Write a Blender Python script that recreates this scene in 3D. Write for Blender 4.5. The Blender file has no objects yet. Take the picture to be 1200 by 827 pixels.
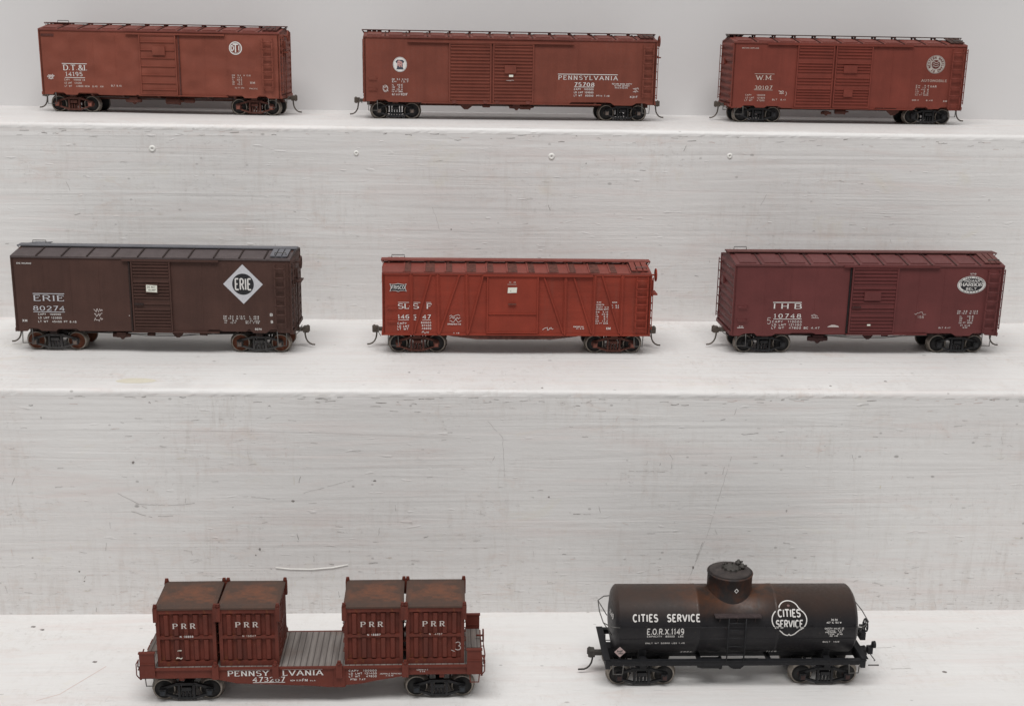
import bpy, math, random
from mathutils import Vector, Matrix
random.seed(7)
sc = bpy.context.scene
sc.unit_settings.system = 'METRIC'
sc.unit_settings.scale_length = 0.01          # 1 unit = 1 cm: these are small scale models on a shelf
C = sc.collection

# ------------------------------------------------------------------ camera
cd = bpy.data.cameras.new("camera"); cam = bpy.data.objects.new("camera", cd); C.objects.link(cam)
PITCH, YAW, ROLL = .2612, .0488, .0176
cp, sp, cy, sy, cr, sr = math.cos(PITCH), math.sin(PITCH), math.cos(YAW), math.sin(YAW), math.cos(ROLL), math.sin(ROLL)
r0 = Vector((cy, -sy, 0)); u0 = Vector((sy*sp, cy*sp, cp)); fw = Vector((sy*cp, cy*cp, -sp))
rt = r0*cr + u0*sr; up = -r0*sr + u0*cr
M3 = Matrix((rt, up, -fw)).transposed()
cam.matrix_world = Matrix.Translation((0, -40.56, 27.41)) @ M3.to_4x4()
cd.sensor_width = 36; cd.lens = 1458.5/1200*36
cd.clip_start = 1; cd.clip_end = 2000
sc.camera = cam

# ------------------------------------------------------------------ light
w = bpy.data.worlds.new("World"); sc.world = w; w.use_nodes = True
bg = w.node_tree.nodes["Background"]; bg.inputs[0].default_value = (1.0, .985, .975, 1); bg.inputs[1].default_value = .36
def area(name, loc, target, sx, sy_, power, col):
    l = bpy.data.lights.new(name, 'AREA'); l.shape = 'RECTANGLE'; l.size = sx; l.size_y = sy_; l.energy = power; l.color = col
    o = bpy.data.objects.new(name, l); C.objects.link(o); o.location = loc
    o.rotation_euler = (Vector(target)-Vector(loc)).to_track_quat('-Z', 'Y').to_euler(); return o
area("ceiling_lamp", (-12, -58, 165), (0, 22, 10), 150, 55, 268000, (1, .99, .975))
sc.view_settings.view_transform = 'Standard'; sc.view_settings.look = 'None'
sc.view_settings.exposure = 0; sc.view_settings.gamma = 1
sc.render.resolution_x = 1024; sc.render.resolution_y = 705
sc.cycles.max_bounces = 8

R1, R2 = 11.07, 21.72                       # heights of the middle and top treads
D1, D2, D3 = 13.81, 27.61, 39.6             # depth of the riser faces and of the back wall

# ------------------------------------------------------------------ materials
def lin(h):
    f = lambda c: c/12.92 if c <= .04045 else ((c+.055)/1.055)**2.4
    return tuple(f(int(h[i:i+2], 16)/255) for i in (0, 2, 4))
class NT:
    spec = .3
    def __init__(s, name):
        s.m = bpy.data.materials.new(name); s.m.use_nodes = True; s.t = s.m.node_tree
        s.b = s.t.nodes["Principled BSDF"]; s.co = s.t.nodes.new("ShaderNodeTexCoord")
    def n(s, typ, **kw):
        o = s.t.nodes.new(typ)
        for k, v in kw.items():
            if hasattr(o, k): setattr(o, k, v)
            else: o.inputs[k.replace('_', ' ')].default_value = v
        return o
    def l(s, a, b): s.t.links.new(a, b)
    def mapped(s, scale, off=(0, 0, 0)):
        m = s.n("ShaderNodeMapping"); m.inputs['Scale'].default_value = scale; m.inputs['Location'].default_value = off
        s.l(s.co.outputs['Object'], m.inputs[0]); return m.outputs[0]
    def noise(s, vec, scale=1, detail=4, rough=.6, dist=0):
        o = s.n("ShaderNodeTexNoise"); s.l(vec, o.inputs['Vector'])
        o.inputs['Scale'].default_value = scale; o.inputs['Detail'].default_value = detail
        o.inputs['Roughness'].default_value = rough; o.inputs['Distortion'].default_value = dist
        return o.outputs['Fac']
    def ramp(s, fac, a, b, va=0., vb=1.):
        o = s.n("ShaderNodeMapRange"); s.l(fac, o.inputs[0]); o.inputs[1].default_value = a; o.inputs[2].default_value = b
        o.inputs[3].default_value = va; o.inputs[4].default_value = vb; return o.outputs[0]
    def mul(s, a, b, op='MULTIPLY'):
        o = s.n("ShaderNodeMath", operation=op)
        for i, v in enumerate((a, b)):
            if isinstance(v, (int, float)): o.inputs[i].default_value = v
            else: s.l(v, o.inputs[i])
        return o.outputs[0]
    def mix(s, fac, a, b):
        o = s.n("ShaderNodeMix"); o.data_type = 'RGBA'
        if isinstance(fac, (int, float)): o.inputs[0].default_value = fac
        else: s.l(fac, o.inputs[0])
        for i, v in ((6, a), (7, b)):
            if isinstance(v, tuple): o.inputs[i].default_value = (*v[:3], 1)
            else: s.l(v, o.inputs[i])
        return o.outputs[2]
    def bump(s, h, strength, dist, prev=None):
        o = s.n("ShaderNodeBump"); o.inputs['Strength'].default_value = strength; o.inputs['Distance'].default_value = dist
        s.l(h, o.inputs['Height'])
        if prev is not None: s.l(prev, o.inputs['Normal'])
        return o.outputs[0]
    def done(s, col=None, rough=None, normal=None, metal=0):
        if col is not None:
            if isinstance(col, tuple): s.b.inputs['Base Color'].default_value = (*col[:3], 1)
            else: s.l(col, s.b.inputs['Base Color'])
        if rough is not None:
            if isinstance(rough, (int, float)): s.b.inputs['Roughness'].default_value = rough
            else: s.l(rough, s.b.inputs['Roughness'])
        if normal is not None: s.l(normal, s.b.inputs['Normal'])
        s.b.inputs['Metallic'].default_value = metal; s.b.inputs['Specular IOR Level'].default_value = s.spec
        return s.m

def sc3(c, k): return tuple(min(1, x*k) for x in c)
def paint(name, c, dust=(.30, .22, .18), dustamt=.35, streak=.35, rough=.62, dimple=0, rust=None, rustamt=0.):
    """weathered flat freight car paint"""
    t = NT(name)
    n1 = t.noise(t.mapped((.55, .55, .8)), 1, 3, .55)
    n2 = t.noise(t.mapped((2.6, 2.6, .28)), 1, 4, .65)          # vertical streaks
    n3 = t.noise(t.mapped((9, 9, 9)), 1, 3, .6)
    col = t.mix(t.ramp(n1, .35, .68), sc3(c, .88), sc3(c, 1.1))
    col = t.mix(t.ramp(n2, .44, .72, 0, streak), col, sc3(c, .62))
    col = t.mix(t.mul(t.ramp(n3, .5, .8, 0, dustamt), t.ramp(n1, .3, .6)), col, dust)
    if rust:
        n4 = t.noise(t.mapped((1.3, 1.3, .8), (4, 3, 1)), 1, 5, .7, .6)
        col = t.mix(t.ramp(n4, .56, .66, 0, rustamt), col, rust)
    nm = t.bump(n3, .25, .02)
    if dimple:
        nd = t.noise(t.mapped((1.25, .2, 1.25), (.4, 0, .3)), 1, 0, .2)
        nm = t.bump(nd, dimple, .8, nm); col = t.mix(t.ramp(nd, .6, .78, 0, .10), col, dust)  # dimples also mixed paler, painting the light the bulges catch
    return t.done(col, t.ramp(n3, .3, .7, rough-.08, rough+.12), nm)
def plain(name, c, rough=.6, metal=0, var=.25):
    t = NT(name); n = t.noise(t.mapped((6, 6, 6)), 1, 3, .6)
    return t.done(t.mix(t.ramp(n, .35, .7), sc3(c, 1-var), sc3(c, 1+var)), rough, None, metal)

def white_paint(name, axes, seed, grime, low=None):
    """brushed white paint over rough boards; strokes run along X"""
    t = NT(name)
    a, b = axes                                   # scale on Y and Z
    st = t.noise(t.mapped((.26, a*4.6, b*4.6), (seed, seed*2, seed*3)), 1, 5, .6, .25)        # long brush strokes
    st2 = t.noise(t.mapped((1.3, a*12, b*12), (seed*5, seed, 2)), 1, 3, .6, .3)               # short ones
    grain = t.noise(t.mapped((.05, a*1.6, b*1.6), (seed*3, 1, seed)), 1, 3, .5, 1.2)
    big = t.noise(t.mapped((.07, .14, .14), (seed, 0, 0)), 1, 3, .55)
    lump = t.noise(t.mapped((1.6, 2.6, 2.6), (seed, 9, 4)), 1, 3, .55)
    col = t.mix(t.ramp(big, .35, .65), (.675, .66, .65), (.735, .725, .715))
    col = t.mix(t.ramp(st, .50, .75, 0, .14), col, (.58, .55, .535))
    tint = t.noise(t.mapped((.12, a*1.2, b*1.2), (seed*7, 3, 5)), 1, 4, .65, .6)
    col = t.mix(t.ramp(tint, .52, .70, 0, .34), col, (.66, .555, .53))           # wood showing faintly pink
    tint2 = t.noise(t.mapped((.30, .5, .5), (seed*11, 3, 5)), 1, 4, .65, .6)
    col = t.mix(t.ramp(tint2, .62, .78, 0, .32), col, (.66, .61, .47))
    # fine dirt caught in the strokes, in loose patches, and sparse specks
    d1 = t.noise(t.mapped((2.2, 7, 7), (seed*2, 7, 1)), 1, 5, .75, .5)
    msk = t.ramp(t.noise(t.mapped((.16, .30, .30), (seed, 5, 8)), 1, 3, .6), .42, .66)
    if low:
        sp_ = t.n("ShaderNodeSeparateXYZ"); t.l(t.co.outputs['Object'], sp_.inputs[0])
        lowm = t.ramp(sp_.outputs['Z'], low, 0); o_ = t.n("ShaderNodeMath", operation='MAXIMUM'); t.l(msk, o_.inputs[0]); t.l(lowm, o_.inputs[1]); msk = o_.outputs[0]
    drip = t.noise(t.mapped((3.2, 1, .45), (seed*3, 2, 2)), 1, 4, .7, .4)
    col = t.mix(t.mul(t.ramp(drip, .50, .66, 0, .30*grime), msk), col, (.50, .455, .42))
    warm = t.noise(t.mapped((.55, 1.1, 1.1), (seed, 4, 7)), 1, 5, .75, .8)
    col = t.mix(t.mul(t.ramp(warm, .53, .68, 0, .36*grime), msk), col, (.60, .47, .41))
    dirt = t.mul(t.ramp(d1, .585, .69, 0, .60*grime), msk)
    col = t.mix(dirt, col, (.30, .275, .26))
    d2 = t.noise(t.mapped((5, 1.3, 1.3), (seed*4, 2, 1)), 1, 4, .7, .5)                       # short upright scuffs
    col = t.mix(t.mul(t.ramp(d2, .62, .72, 0, .40*grime), msk), col, (.42, .39, .37))
    for k, (scl, thr, mx) in enumerate((((.42, .7, .7), .60, .55), ((1.1, 1.6, 1.6), .74, .40))):
        cell = t.n("ShaderNodeTexVoronoi"); t.l(t.mapped(scl, (seed*3+k, 0, seed)), cell.inputs['Vector']); cell.inputs['Scale'].default_value = 1
        sx = t.n("ShaderNodeSeparateColor"); t.l(cell.outputs['Color'], sx.inputs[0])
        spk = t.mul(t.ramp(cell.outputs['Distance'], .03+.03*k, .06+.05*k, 1, 0), t.ramp(sx.outputs[0], thr, thr+.02))
        col = t.mix(t.mul(spk, mx*grime), col, (.15, .135, .125))
    pm = t.ramp(t.noise(t.mapped((.13, .35, .35), (seed*6, 1, 2)), 1, 3, .6), .38, .66, .15, 1)
    nm = t.bump(t.mul(st, pm), .20, .06)
    nm = t.bump(t.mul(st2, pm), .35, .035, nm)
    nm = t.bump(grain, .25, .16, nm)
    ridge = t.noise(t.mapped((1.1, 4.5, 4.5), (seed*9, 2, 6)), 1, 1, .5, .3)                   # small blobs and ridges of dried paint
    nm = t.bump(t.ramp(ridge, .72, .80), .35, .05, nm)
    nm = t.bump(lump, .14, .08, nm)
    return t.done(col, t.ramp(st2, .3, .7, .42, .60), nm)

MAT = {}
MAT['riser_mid'] = white_paint('white_riser_paint_upper', (1, 1), 1.7, .75)
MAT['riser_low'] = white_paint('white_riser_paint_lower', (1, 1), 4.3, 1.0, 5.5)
MAT['tread_top'] = white_paint('white_tread_paint_top', (1, 1), 6.1, .8)
MAT['tread_mid'] = white_paint('white_tread_paint_middle', (1, 1), 8.9, 1.15)
MAT['tread_low'] = white_paint('white_tread_paint_bottom', (.8, 1), 12.2, .9)
t = NT('smooth_wall_paint'); n = t.noise(t.mapped((.05, .05, .05)), 1, 3, .5); n2 = t.noise(t.mapped((.9, .9, .9)), 1, 4, .6)
MAT['wall'] = t.done(t.mix(t.ramp(n, .3, .7), (.61, .60, .60), (.65, .64, .64)), .7, t.bump(n2, .12, .08))
MAT['mark'] = plain('pencil_mark', (.46, .44, .425), .8, var=.15)
MAT['chip'] = plain('dark_chip', (.24, .22, .21), .8)
MAT['blob'] = plain('paint_blob', (.74, .73, .70), .45, var=.03)
MAT['redmark'] = plain('red_mark', (.62, .52, .49), .8, var=.05)
MAT['yellowmark'] = plain('yellowed_paint', (.66, .62, .52), .6, var=.05)

def decal(name, c, worn=.25):
    t = NT(name); n = t.noise(t.mapped((7, 7, 7)), 1, 4, .7)
    return t.done(t.mix(t.ramp(n, .5, .75, 0, worn), c, sc3(c, .5)), .6)
MAT['white'] = decal('white_lettering', (.66, .64, .62), .35)
MAT['dimwhite'] = decal('faded_lettering', (.52, .44, .40), .5)
MAT['chalk'] = decal('chalk', (.50, .44, .42), .5)
MAT['silver'] = decal('silver_emblem', (.52, .52, .55), .25)
MAT['black'] = plain('black_emblem', (.022, .022, .025), .6)
MAT['bluegrey'] = plain('keystone_grey', (.06, .065, .085), .6)
MAT['pink'] = plain('emblem_pink', (.55, .30, .28), .6)
MAT['paper'] = decal('paper_card', (.70, .70, .62), .15)
MAT['ink'] = plain('card_print', (.08, .08, .08), .6)
MAT['steel'] = plain('wheel_tread_steel', (.26, .23, .20), .42, .7)
MAT['couplermetal'] = plain('weathered_coupler', (.10, .082, .068), .55, .3)
MAT['wire'] = plain('dark_wire', (.10, .095, .09), .5, .4)
MAT['gap'] = plain('door_gap_shadow_black', (.012, .010, .010), .9)

# ------------------------------------------------------------------ mesh builder
class MB:
    def __init__(s): s.v = []; s.f = []; s.mi = []; s.sm = []
    def add(s, vs, fs, m=0, smooth=False):
        o = len(s.v); s.v += [tuple(p) for p in vs]; s.f += [tuple(i+o for i in f) for f in fs]
        s.mi += [m]*len(fs); s.sm += [smooth]*len(fs)
    def box(s, x0, x1, y0, y1, z0, z1, m=0):
        s.add([(x, y, z) for x in (x0, x1) for y in (y0, y1) for z in (z0, z1)],
              [(0, 1, 3, 2), (4, 6, 7, 5), (0, 4, 5, 1), (2, 3, 7, 6), (0, 2, 6, 4), (1, 5, 7, 3)], m)
    def prism(s, pts, y0, y1, m=0, axis='y', smooth=False):
        """outline pts (a,b) extruded along axis: y -> (a,y,b); x -> (x,a,b); z -> (a,b,z)"""
        n = len(pts)
        g = {'y': lambda a, b, t: (a, t, b), 'x': lambda a, b, t: (t, a, b), 'z': lambda a, b, t: (a, b, t)}[axis]
        s.add([g(a, b, y0) for a, b in pts]+[g(a, b, y1) for a, b in pts],
              [tuple(range(n)), tuple(range(2*n-1, n-1, -1))]+[(i, i+n, (i+1) % n+n, (i+1) % n) for i in range(n)], m, smooth)
    def bar(s, a, b, wd, y0, y1, m=0):
        """straight bar in the xz plane"""
        a = Vector(a); b = Vector(b); d = (b-a).normalized(); nn = Vector((-d.y, d.x))*wd/2
        s.prism([tuple(a-nn), tuple(b-nn), tuple(b+nn), tuple(a+nn)], y0, y1, m)
    def tube(s, pts, r, n=6, m=0):
        pts = [Vector(p) for p in pts]; rings = []; prev = None
        for i, p in enumerate(pts):
            d = (pts[min(i+1, len(pts)-1)]-pts[max(i-1, 0)]).normalized()
            if prev is None:
                a = d.orthogonal().normalized()
            else:
                a = (prev-d*prev.dot(d)); a = a.normalized() if a.length > 1e-6 else d.orthogonal().normalized()
            prev = a; b = d.cross(a)
            rings.append([p+(a*math.cos(k*2*math.pi/n)+b*math.sin(k*2*math.pi/n))*r for k in range(n)])
        vs = [q for ring in rings for q in ring]; fs = []
        for i in range(len(pts)-1):
            for k in range(n):
                fs.append((i*n+k, i*n+(k+1) % n, (i+1)*n+(k+1) % n, (i+1)*n+k))
        fs += [tuple(range(n-1, -1, -1)), tuple((len(pts)-1)*n+k for k in range(n))]
        s.add(vs, fs, m, True)
    def lathe(s, prof, c, axis='y', n=24, mats=None, smooth=True):
        """prof = [(t, r)] along axis through c"""
        o = len(s.v); k = len(prof)
        for t_, r in prof:
            for i in range(n):
                a = i*2*math.pi/n; u, v = r*math.cos(a), r*math.sin(a)
                s.v.append({'y': (c[0]+u, c[1]+t_, c[2]+v), 'x': (c[0]+t_, c[1]+u, c[2]+v), 'z': (c[0]+u, c[1]+v, c[2]+t_)}[axis])
        for j in range(k-1):
            for i in range(n):
                s.f.append((o+j*n+i, o+j*n+(i+1) % n, o+(j+1)*n+(i+1) % n, o+(j+1)*n+i)); s.mi.append(mats[j] if mats else 0); s.sm.append(smooth)
        for j, flip in ((0, 1), (k-1, 0)):
            if prof[j][1] > 1e-4:
                f = [o+j*n+i for i in range(n)]; s.f.append(tuple(f[::-1] if flip else f)); s.mi.append(mats[min(j, k-2)] if mats else 0); s.sm.append(False)
    def split(s, gap):
        """separate the mesh into blocks of neighbouring islands"""
        par = list(range(len(s.v)))
        def fd(a):
            while par[a] != a: par[a] = par[par[a]]; a = par[a]
            return a
        for f in s.f:
            for i in f[1:]: par[fd(i)] = fd(f[0])
        isl = {}
        for k, f in enumerate(s.f): isl.setdefault(fd(f[0]), []).append(k)
        bl = []
        for fs in isl.values():
            P = [s.v[i] for k in fs for i in s.f[k]]
            bl.append([[min(p[a] for p in P) for a in range(3)], [max(p[a] for p in P) for a in range(3)], fs])
        ch = True
        while ch:
            ch = False; out = []
            for b in bl:
                for o in out:
                    if all(b[0][a] < o[1][a]+gap and o[0][a] < b[1][a]+gap for a in range(3)):
                        o[0] = [min(x, y) for x, y in zip(o[0], b[0])]; o[1] = [max(x, y) for x, y in zip(o[1], b[1])]; o[2] += b[2]; ch = True; break
                else: out.append(b)
            bl = out
        res = []
        for b in bl:
            m = MB(); mp = {}
            for k in sorted(b[2]):
                f = []
                for i in s.f[k]:
                    if i not in mp: mp[i] = len(m.v); m.v.append(s.v[i])
                    f.append(mp[i])
                m.f.append(tuple(f)); m.mi.append(s.mi[k]); m.sm.append(s.sm[k])
            res.append(m)
        return res
    def build(s, name, mats, parent=None, loc=(0, 0, 0), whole=False):
        if not whole and (name.endswith('lettering') or name == 'chalk_mark'):
            for m in s.split(.24): o = m.build(name, mats, parent, loc, True)
            return o
        import bmesh
        me = bpy.data.meshes.new(name); me.from_pydata(s.v, [], s.f)
        if not isinstance(mats, (list, tuple)): mats = [mats]
        for m in mats: me.materials.append(m)
        for p, a, b in zip(me.polygons, s.mi, s.sm): p.material_index = min(a, len(mats)-1); p.use_smooth = b
        bm = bmesh.new(); bm.from_mesh(me); bmesh.ops.recalc_face_normals(bm, faces=bm.faces); bm.to_mesh(me); bm.free()
        o = bpy.data.objects.new(name, me); C.objects.link(o); o.location = loc
        if parent: o.parent = parent
        return o

def empty(name, label, cat, loc, rz=0, group=None):
    o = bpy.data.objects.new(name, None); C.objects.link(o); o.location = loc; o.rotation_euler = (0, 0, rz)
    o.empty_display_size = 1; o['label'] = label; o['category'] = cat
    if group: o['group'] = group
    return o
def link_copy(src, parent):
    c = src.copy(); C.objects.link(c); c.parent = parent; return c

# ------------------------------------------------------------------ stroke lettering
def arc(cx, cy_, rx, ry, a0, a1, n=7):
    return [(cx+rx*math.cos(math.radians(a0+(a1-a0)*i/n)), cy_+ry*math.sin(math.radians(a0+(a1-a0)*i/n))) for i in range(n+1)]
GL = {
 'A': (.8, [[(0, 0), (.4, 1)], [(.4, 1), (.8, 0)], [(.16, .33), (.64, .33)]]),
 'B': (.68, [[(.08, 0), (.08, 1)], [(.08, 1)]+arc(.38, .76, .24, .24, 90, -90)+[(.08, .52)], [(.38, .52)]+arc(.40, .26, .27, .26, 90, -90)+[(.08, 0)]]),
 'C': (.7, [arc(.37, .5, .35, .5, 48, 312, 12)]),
 'D': (.72, [[(.08, 0), (.08, 1)], [(.08, 1)]+arc(.32, .5, .38, .5, 90, -90, 10)+[(.08, 0)]]),
 'E': (.62, [[(.08, 0), (.08, 1)], [(.08, 1), (.6, 1)], [(.08, .52), (.45, .52)], [(.08, 0), (.62, 0)]]),
 'F': (.6, [[(.08, 0), (.08, 1)], [(.08, 1), (.6, 1)], [(.08, .52), (.45, .52)]]),
 'G': (.74, [arc(.37, .5, .35, .5, 48, 330, 12), [(.68, .25), (.68, .45), (.42, .45)]]),
 'H': (.72, [[(.08, 0), (.08, 1)], [(.64, 0), (.64, 1)], [(.08, .5), (.64, .5)]]),
 'I': (.2, [[(.1, 0), (.1, 1)]]),
 'J': (.5, [[(.4, 1), (.4, .25)]+arc(.22, .25, .18, .25, 0, -170, 6)]),
 'K': (.7, [[(.08, 0), (.08, 1)], [(.62, 1), (.12, .42)], [(.28, .6), (.66, 0)]]),
 'L': (.58, [[(.08, 0), (.08, 1)], [(.08, 0), (.58, 0)]]),
 'M': (.9, [[(.08, 0), (.08, 1)], [(.08, 1), (.45, .2), (.82, 1)], [(.82, 1), (.82, 0)]]),
 'N': (.74, [[(.08, 0), (.08, 1)], [(.08, 1), (.66, 0)], [(.66, 0), (.66, 1)]]),
 'O': (.74, [arc(.37, .5, .35, .5, 90, 450, 16)]),
 'P': (.64, [[(.08, 0), (.08, 1)], [(.08, 1)]+arc(.36, .74, .27, .26, 90, -90)+[(.08, .48)]]),
 'Q': (.74, [arc(.37, .5, .35, .5, 90, 450, 16), [(.45, .25), (.72, -.02)]]),
 'R': (.7, [[(.08, 0), (.08, 1)], [(.08, 1)]+arc(.36, .75, .26, .25, 90, -90)+[(.08, .5)], [(.36, .5), (.66, 0)]]),
 'S': (.64, [arc(.33, .75, .27, .25, 30, 250, 8)+arc(.33, .26, .29, .26, 80, -150, 9)]),
 'T': (.7, [[(0, 1), (.7, 1)], [(.35, 1), (.35, 0)]]),
 'U': (.72, [[(.08, 1), (.08, .3)]+arc(.36, .3, .28, .3, 180, 360, 8)+[(.64, 1)]]),
 'V': (.76, [[(0, 1), (.38, 0)], [(.38, 0), (.76, 1)]]),
 'W': (1., [[(0, 1), (.27, 0)], [(.27, 0), (.5, .9)], [(.5, .9), (.73, 0)], [(.73, 0), (1, 1)]]),
 'X': (.72, [[(.04, 0), (.68, 1)], [(.04, 1), (.68, 0)]]),
 'Y': (.72, [[(.02, 1), (.36, .48)], [(.7, 1), (.36, .48)], [(.36, .48), (.36, 0)]]),
 'Z': (.66, [[(.04, 1), (.62, 1), (.04, 0), (.64, 0)]]),
 '0': (.66, [arc(.33, .5, .28, .5, 90, 450, 14)]),
 '1': (.4, [[(.04, .78), (.2, 1), (.2, 0)]]),
 '2': (.64, [arc(.32, .72, .26, .28, 165, -35, 8)+[(.05, 0), (.62, 0)]]),
 '3': (.62, [arc(.3, .76, .24, .24, 150, -80, 8)+arc(.3, .27, .28, .27, 75, -150, 8)]),
 '4': (.68, [[(.48, 0), (.48, 1), (.04, .3), (.66, .3)]]),
 '5': (.62, [[(.56, 1), (.12, 1), (.08, .55)]+arc(.3, .32, .27, .32, 125, -150, 9)]),
 '6': (.64, [arc(.44, .58, .38, .42, 55, 180, 6)+arc(.33, .3, .27, .3, 180, 540, 12)]),
 '7': (.6, [[(.04, 1), (.58, 1), (.22, 0)]]),
 '8': (.64, [arc(.32, .76, .23, .24, 90, 450, 12), arc(.32, .27, .28, .27, 90, 450, 12)]),
 '9': (.64, [arc(.3, .7, .26, .3, 0, 360, 12)+arc(.26, .4, .30, .4, 0, -110, 5)]),
 '.': (.22, [[(.05, .06), (.17, .06)]]), '-': (.4, [[(.05, .48), (.35, .48)]]), '/': (.45, [[(.02, 0), (.43, 1)]]),
 '&': (.78, [[(.74, 0), (.2, .7)]+arc(.34, .82, .16, .18, 200, -40, 7)+[(.12, .36)]+arc(.32, .24, .25, .24, 160, 350, 7)+[(.7, .5)]]),
 ' ': (.5, []),
}
def strip(mb, pts, wf, place, h, m=0):
    """flat ribbon along pts with direction dependent width"""
    n = len(pts)
    if n < 2: return
    closed = n > 3 and abs(pts[0][0]-pts[-1][0])+abs(pts[0][1]-pts[-1][1]) < 1e-5
    L_, Rr = [], []
    seg = []
    for i in range(n-1):
        d = Vector((pts[i+1][0]-pts[i][0], pts[i+1][1]-pts[i][1])); d = d.normalized() if d.length > 1e-9 else Vector((1, 0)); seg.append(d)
    for i, p in enumerate(pts):
        if i == 0: d = (seg[0]+seg[-1]) if closed else seg[0]
        elif i == n-1: d = (seg[0]+seg[-1]) if closed else seg[-1]
        else: d = seg[i-1]+seg[i]
        if d.length < 1e-6: d = seg[max(0, i-1)].copy()
        d = d.normalized(); nn = Vector((-d.y, d.x)); ref = seg[min(i, n-2)]
        k = 1/max(.55, abs(d.dot(ref)))
        hw = wf(d)/2*k
        L_.append((p[0]+nn.x*hw, p[1]+nn.y*hw)); Rr.append((p[0]-nn.x*hw, p[1]-nn.y*hw))
    vs = [place(a, b, h) for a, b in L_]+[place(a, b, h) for a, b in Rr]
    mb.add(vs, [(i, i+n, i+1+n, i+1) for i in range(n-1)], m)
def subdiv(pts, step):
    out = [pts[0]]
    for a, b in zip(pts, pts[1:]):
        k = max(1, int(math.hypot(b[0]-a[0], b[1]-a[1])/step))
        out += [(a[0]+(b[0]-a[0])*i/k, a[1]+(b[1]-a[1])*i/k) for i in range(1, k+1)]
    return out
def text(mb, s, x0, z0, x1, z1, place, style='roman', gap=.22, m=0, h=.006, bold=None):
    """fit the string in the box; roman = slab serif with thick stems, sans = even strokes"""
    adv = sum(GL[c][0]+gap for c in s)-gap
    sx, sz = (x1-x0)/adv, (z1-z0); H0 = sz
    if style == 'roman':
        tv, th = bold or .22, .085
    else:
        tv = th = bold or .14
    x = 0
    for c in s:
        wd, strokes = GL[c]; q = 0
        for st in strokes:
            P = [(x0+(x+a)*sx, z0+b*sz) for a, b in st]
            P = subdiv(P, .12) if len(P) < 4 and H0 > .15 else P
            # stroke thickness measured in final size, keyed to height
            H = sz
            def wf(d, tv=tv, th=th, H=H): return H*math.sqrt((tv*d.y)**2+(th*1.15*d.x)**2)
            strip(mb, P, wf, place, h+q*.0008, m); q += 1
            if style == 'roman':
                for e, o in ((st[0], st[1]), (st[-1], st[-2])):
                    dx, dy = (e[0]-o[0]), (e[1]-o[1])
                    if e[1] in (0, 1) and abs(dy) > abs(dx)*.8 and abs(dy) > .2:
                        ex, ez = x0+(x+e[0])*sx, z0+(e[1]*.93+.035)*sz
                        strip(mb, [(ex-.18*sz, ez), (ex+.18*sz, ez)], lambda d: .085*H, place, h+q*.0008, m); q += 1
                    elif abs(dy) < .01 and e[0] > .4 and c in 'EFLTZ2':
                        ex, ez = x0+(x+e[0]-.03)*sx, z0+e[1]*sz
                        dz = -.2 if e[1] == 1 else .2
                        strip(mb, [(ex, ez), (ex, ez+dz*sz)], lambda d: .09*H, place, h+q*.0008, m); q += 1
        x += wd+gap
def flat(y): return lambda a, b, h: (a, y-h-.009, b)
def disc(mb, cx, cz, rx, rz, place, h=.005, m=0, n=36):
    mb.add([place(cx+rx*math.cos(i*2*math.pi/n), cz+rz*math.sin(i*2*math.pi/n), h) for i in range(n)], [tuple(range(n))], m)
def ring(mb, cx, cz, rx, rz, t_, place, h=.005, m=0, a0=0, a1=360, n=40):
    strip(mb, arc(cx, cz, rx, rz, a0, a1, n), lambda d: t_, place, h, m)
def poly(mb, pts, place, h=.005, m=0): mb.add([place(a, b, h) for a, b in pts], [tuple(range(len(pts)))], m)
def scribble(mb, x0, z0, x1, z1, place, seed, m=0, t_=.022, loops=3, h=.006):
    rd = random.Random(seed)
    for k in range(loops):
        zc = z1-(z1-z0)*(k+.5)/loops; hh = (z1-z0)/loops*.5; pts = []
        n = rd.randint(9, 14); xa = x0+rd.random()*(x1-x0)*.2; xb = x1-rd.random()*(x1-x0)*.2
        for i in range(n):
            pts.append((xa+(xb-xa)*i/(n-1)+rd.uniform(-.02, .02), zc+rd.uniform(-1, 1)*hh*.9))
        strip(mb, pts, lambda d: t_, place, h+k*.001, m)
def lines(mb, rows, place, m=0, gap=.3, bold=.19):
    """rows = (string, x0, x1, z, height)"""
    for s_, xa, xb, z, hh in rows: text(mb, s_, xa, z, xb, z+hh, place, 'sans', gap, m, bold=bold)

# ------------------------------------------------------------------ shelf and wall
shelf = empty('display_shelf', 'white painted wooden stepped display shelf with three treads carrying the model freight cars', 'shelf', (0, 0, 0))
XL, XR = -70, 75
def rounded_tread(name, yf, yb, z, mat, r=.20, th=.30):
    mb = MB(); rd = random.Random(name)
    prof = [(yb, z-th), (yf, z-th)]+[(yf, z-r)]+[(yf+r-r*math.cos(a), z-r+r*math.sin(a)) for a in [math.radians(d) for d in (20, 40, 60, 75, 90)]]+[(yf+2, z), (yb, z)]
    n = len(prof); xs = [XL+(XR-XL)*i/580 for i in range(581)]
    for i, x in enumerate(xs):
        wob = .010*math.sin(x*.9+rd.random()*.8)+.012*math.sin(x*.23+1)+rd.uniform(-.03, .03)
        for j, (a, b) in enumerate(prof):
            k = 1 if 2 <= j <= 7 else 0
            mb.v.append((x, a+wob*k*.5, b+wob*.5*(1 if 3 <= j <= 6 else 0)))
    for i in range(580):
        for j in range(n):
            a, b = i*n+j, i*n+(j+1) % n
            mb.f.append((a, b, b+n, a+n)); mb.mi.append(0); mb.sm.append(2 <= j <= 7)
    mb.f += [tuple(range(n)), tuple(580*n+j for j in range(n))]; mb.mi += [0, 0]; mb.sm += [False, False]
    return mb
def mark(mb, pts, t_, place, m, h=.004): strip(mb, pts, lambda d: t_, place, h, m)
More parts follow.
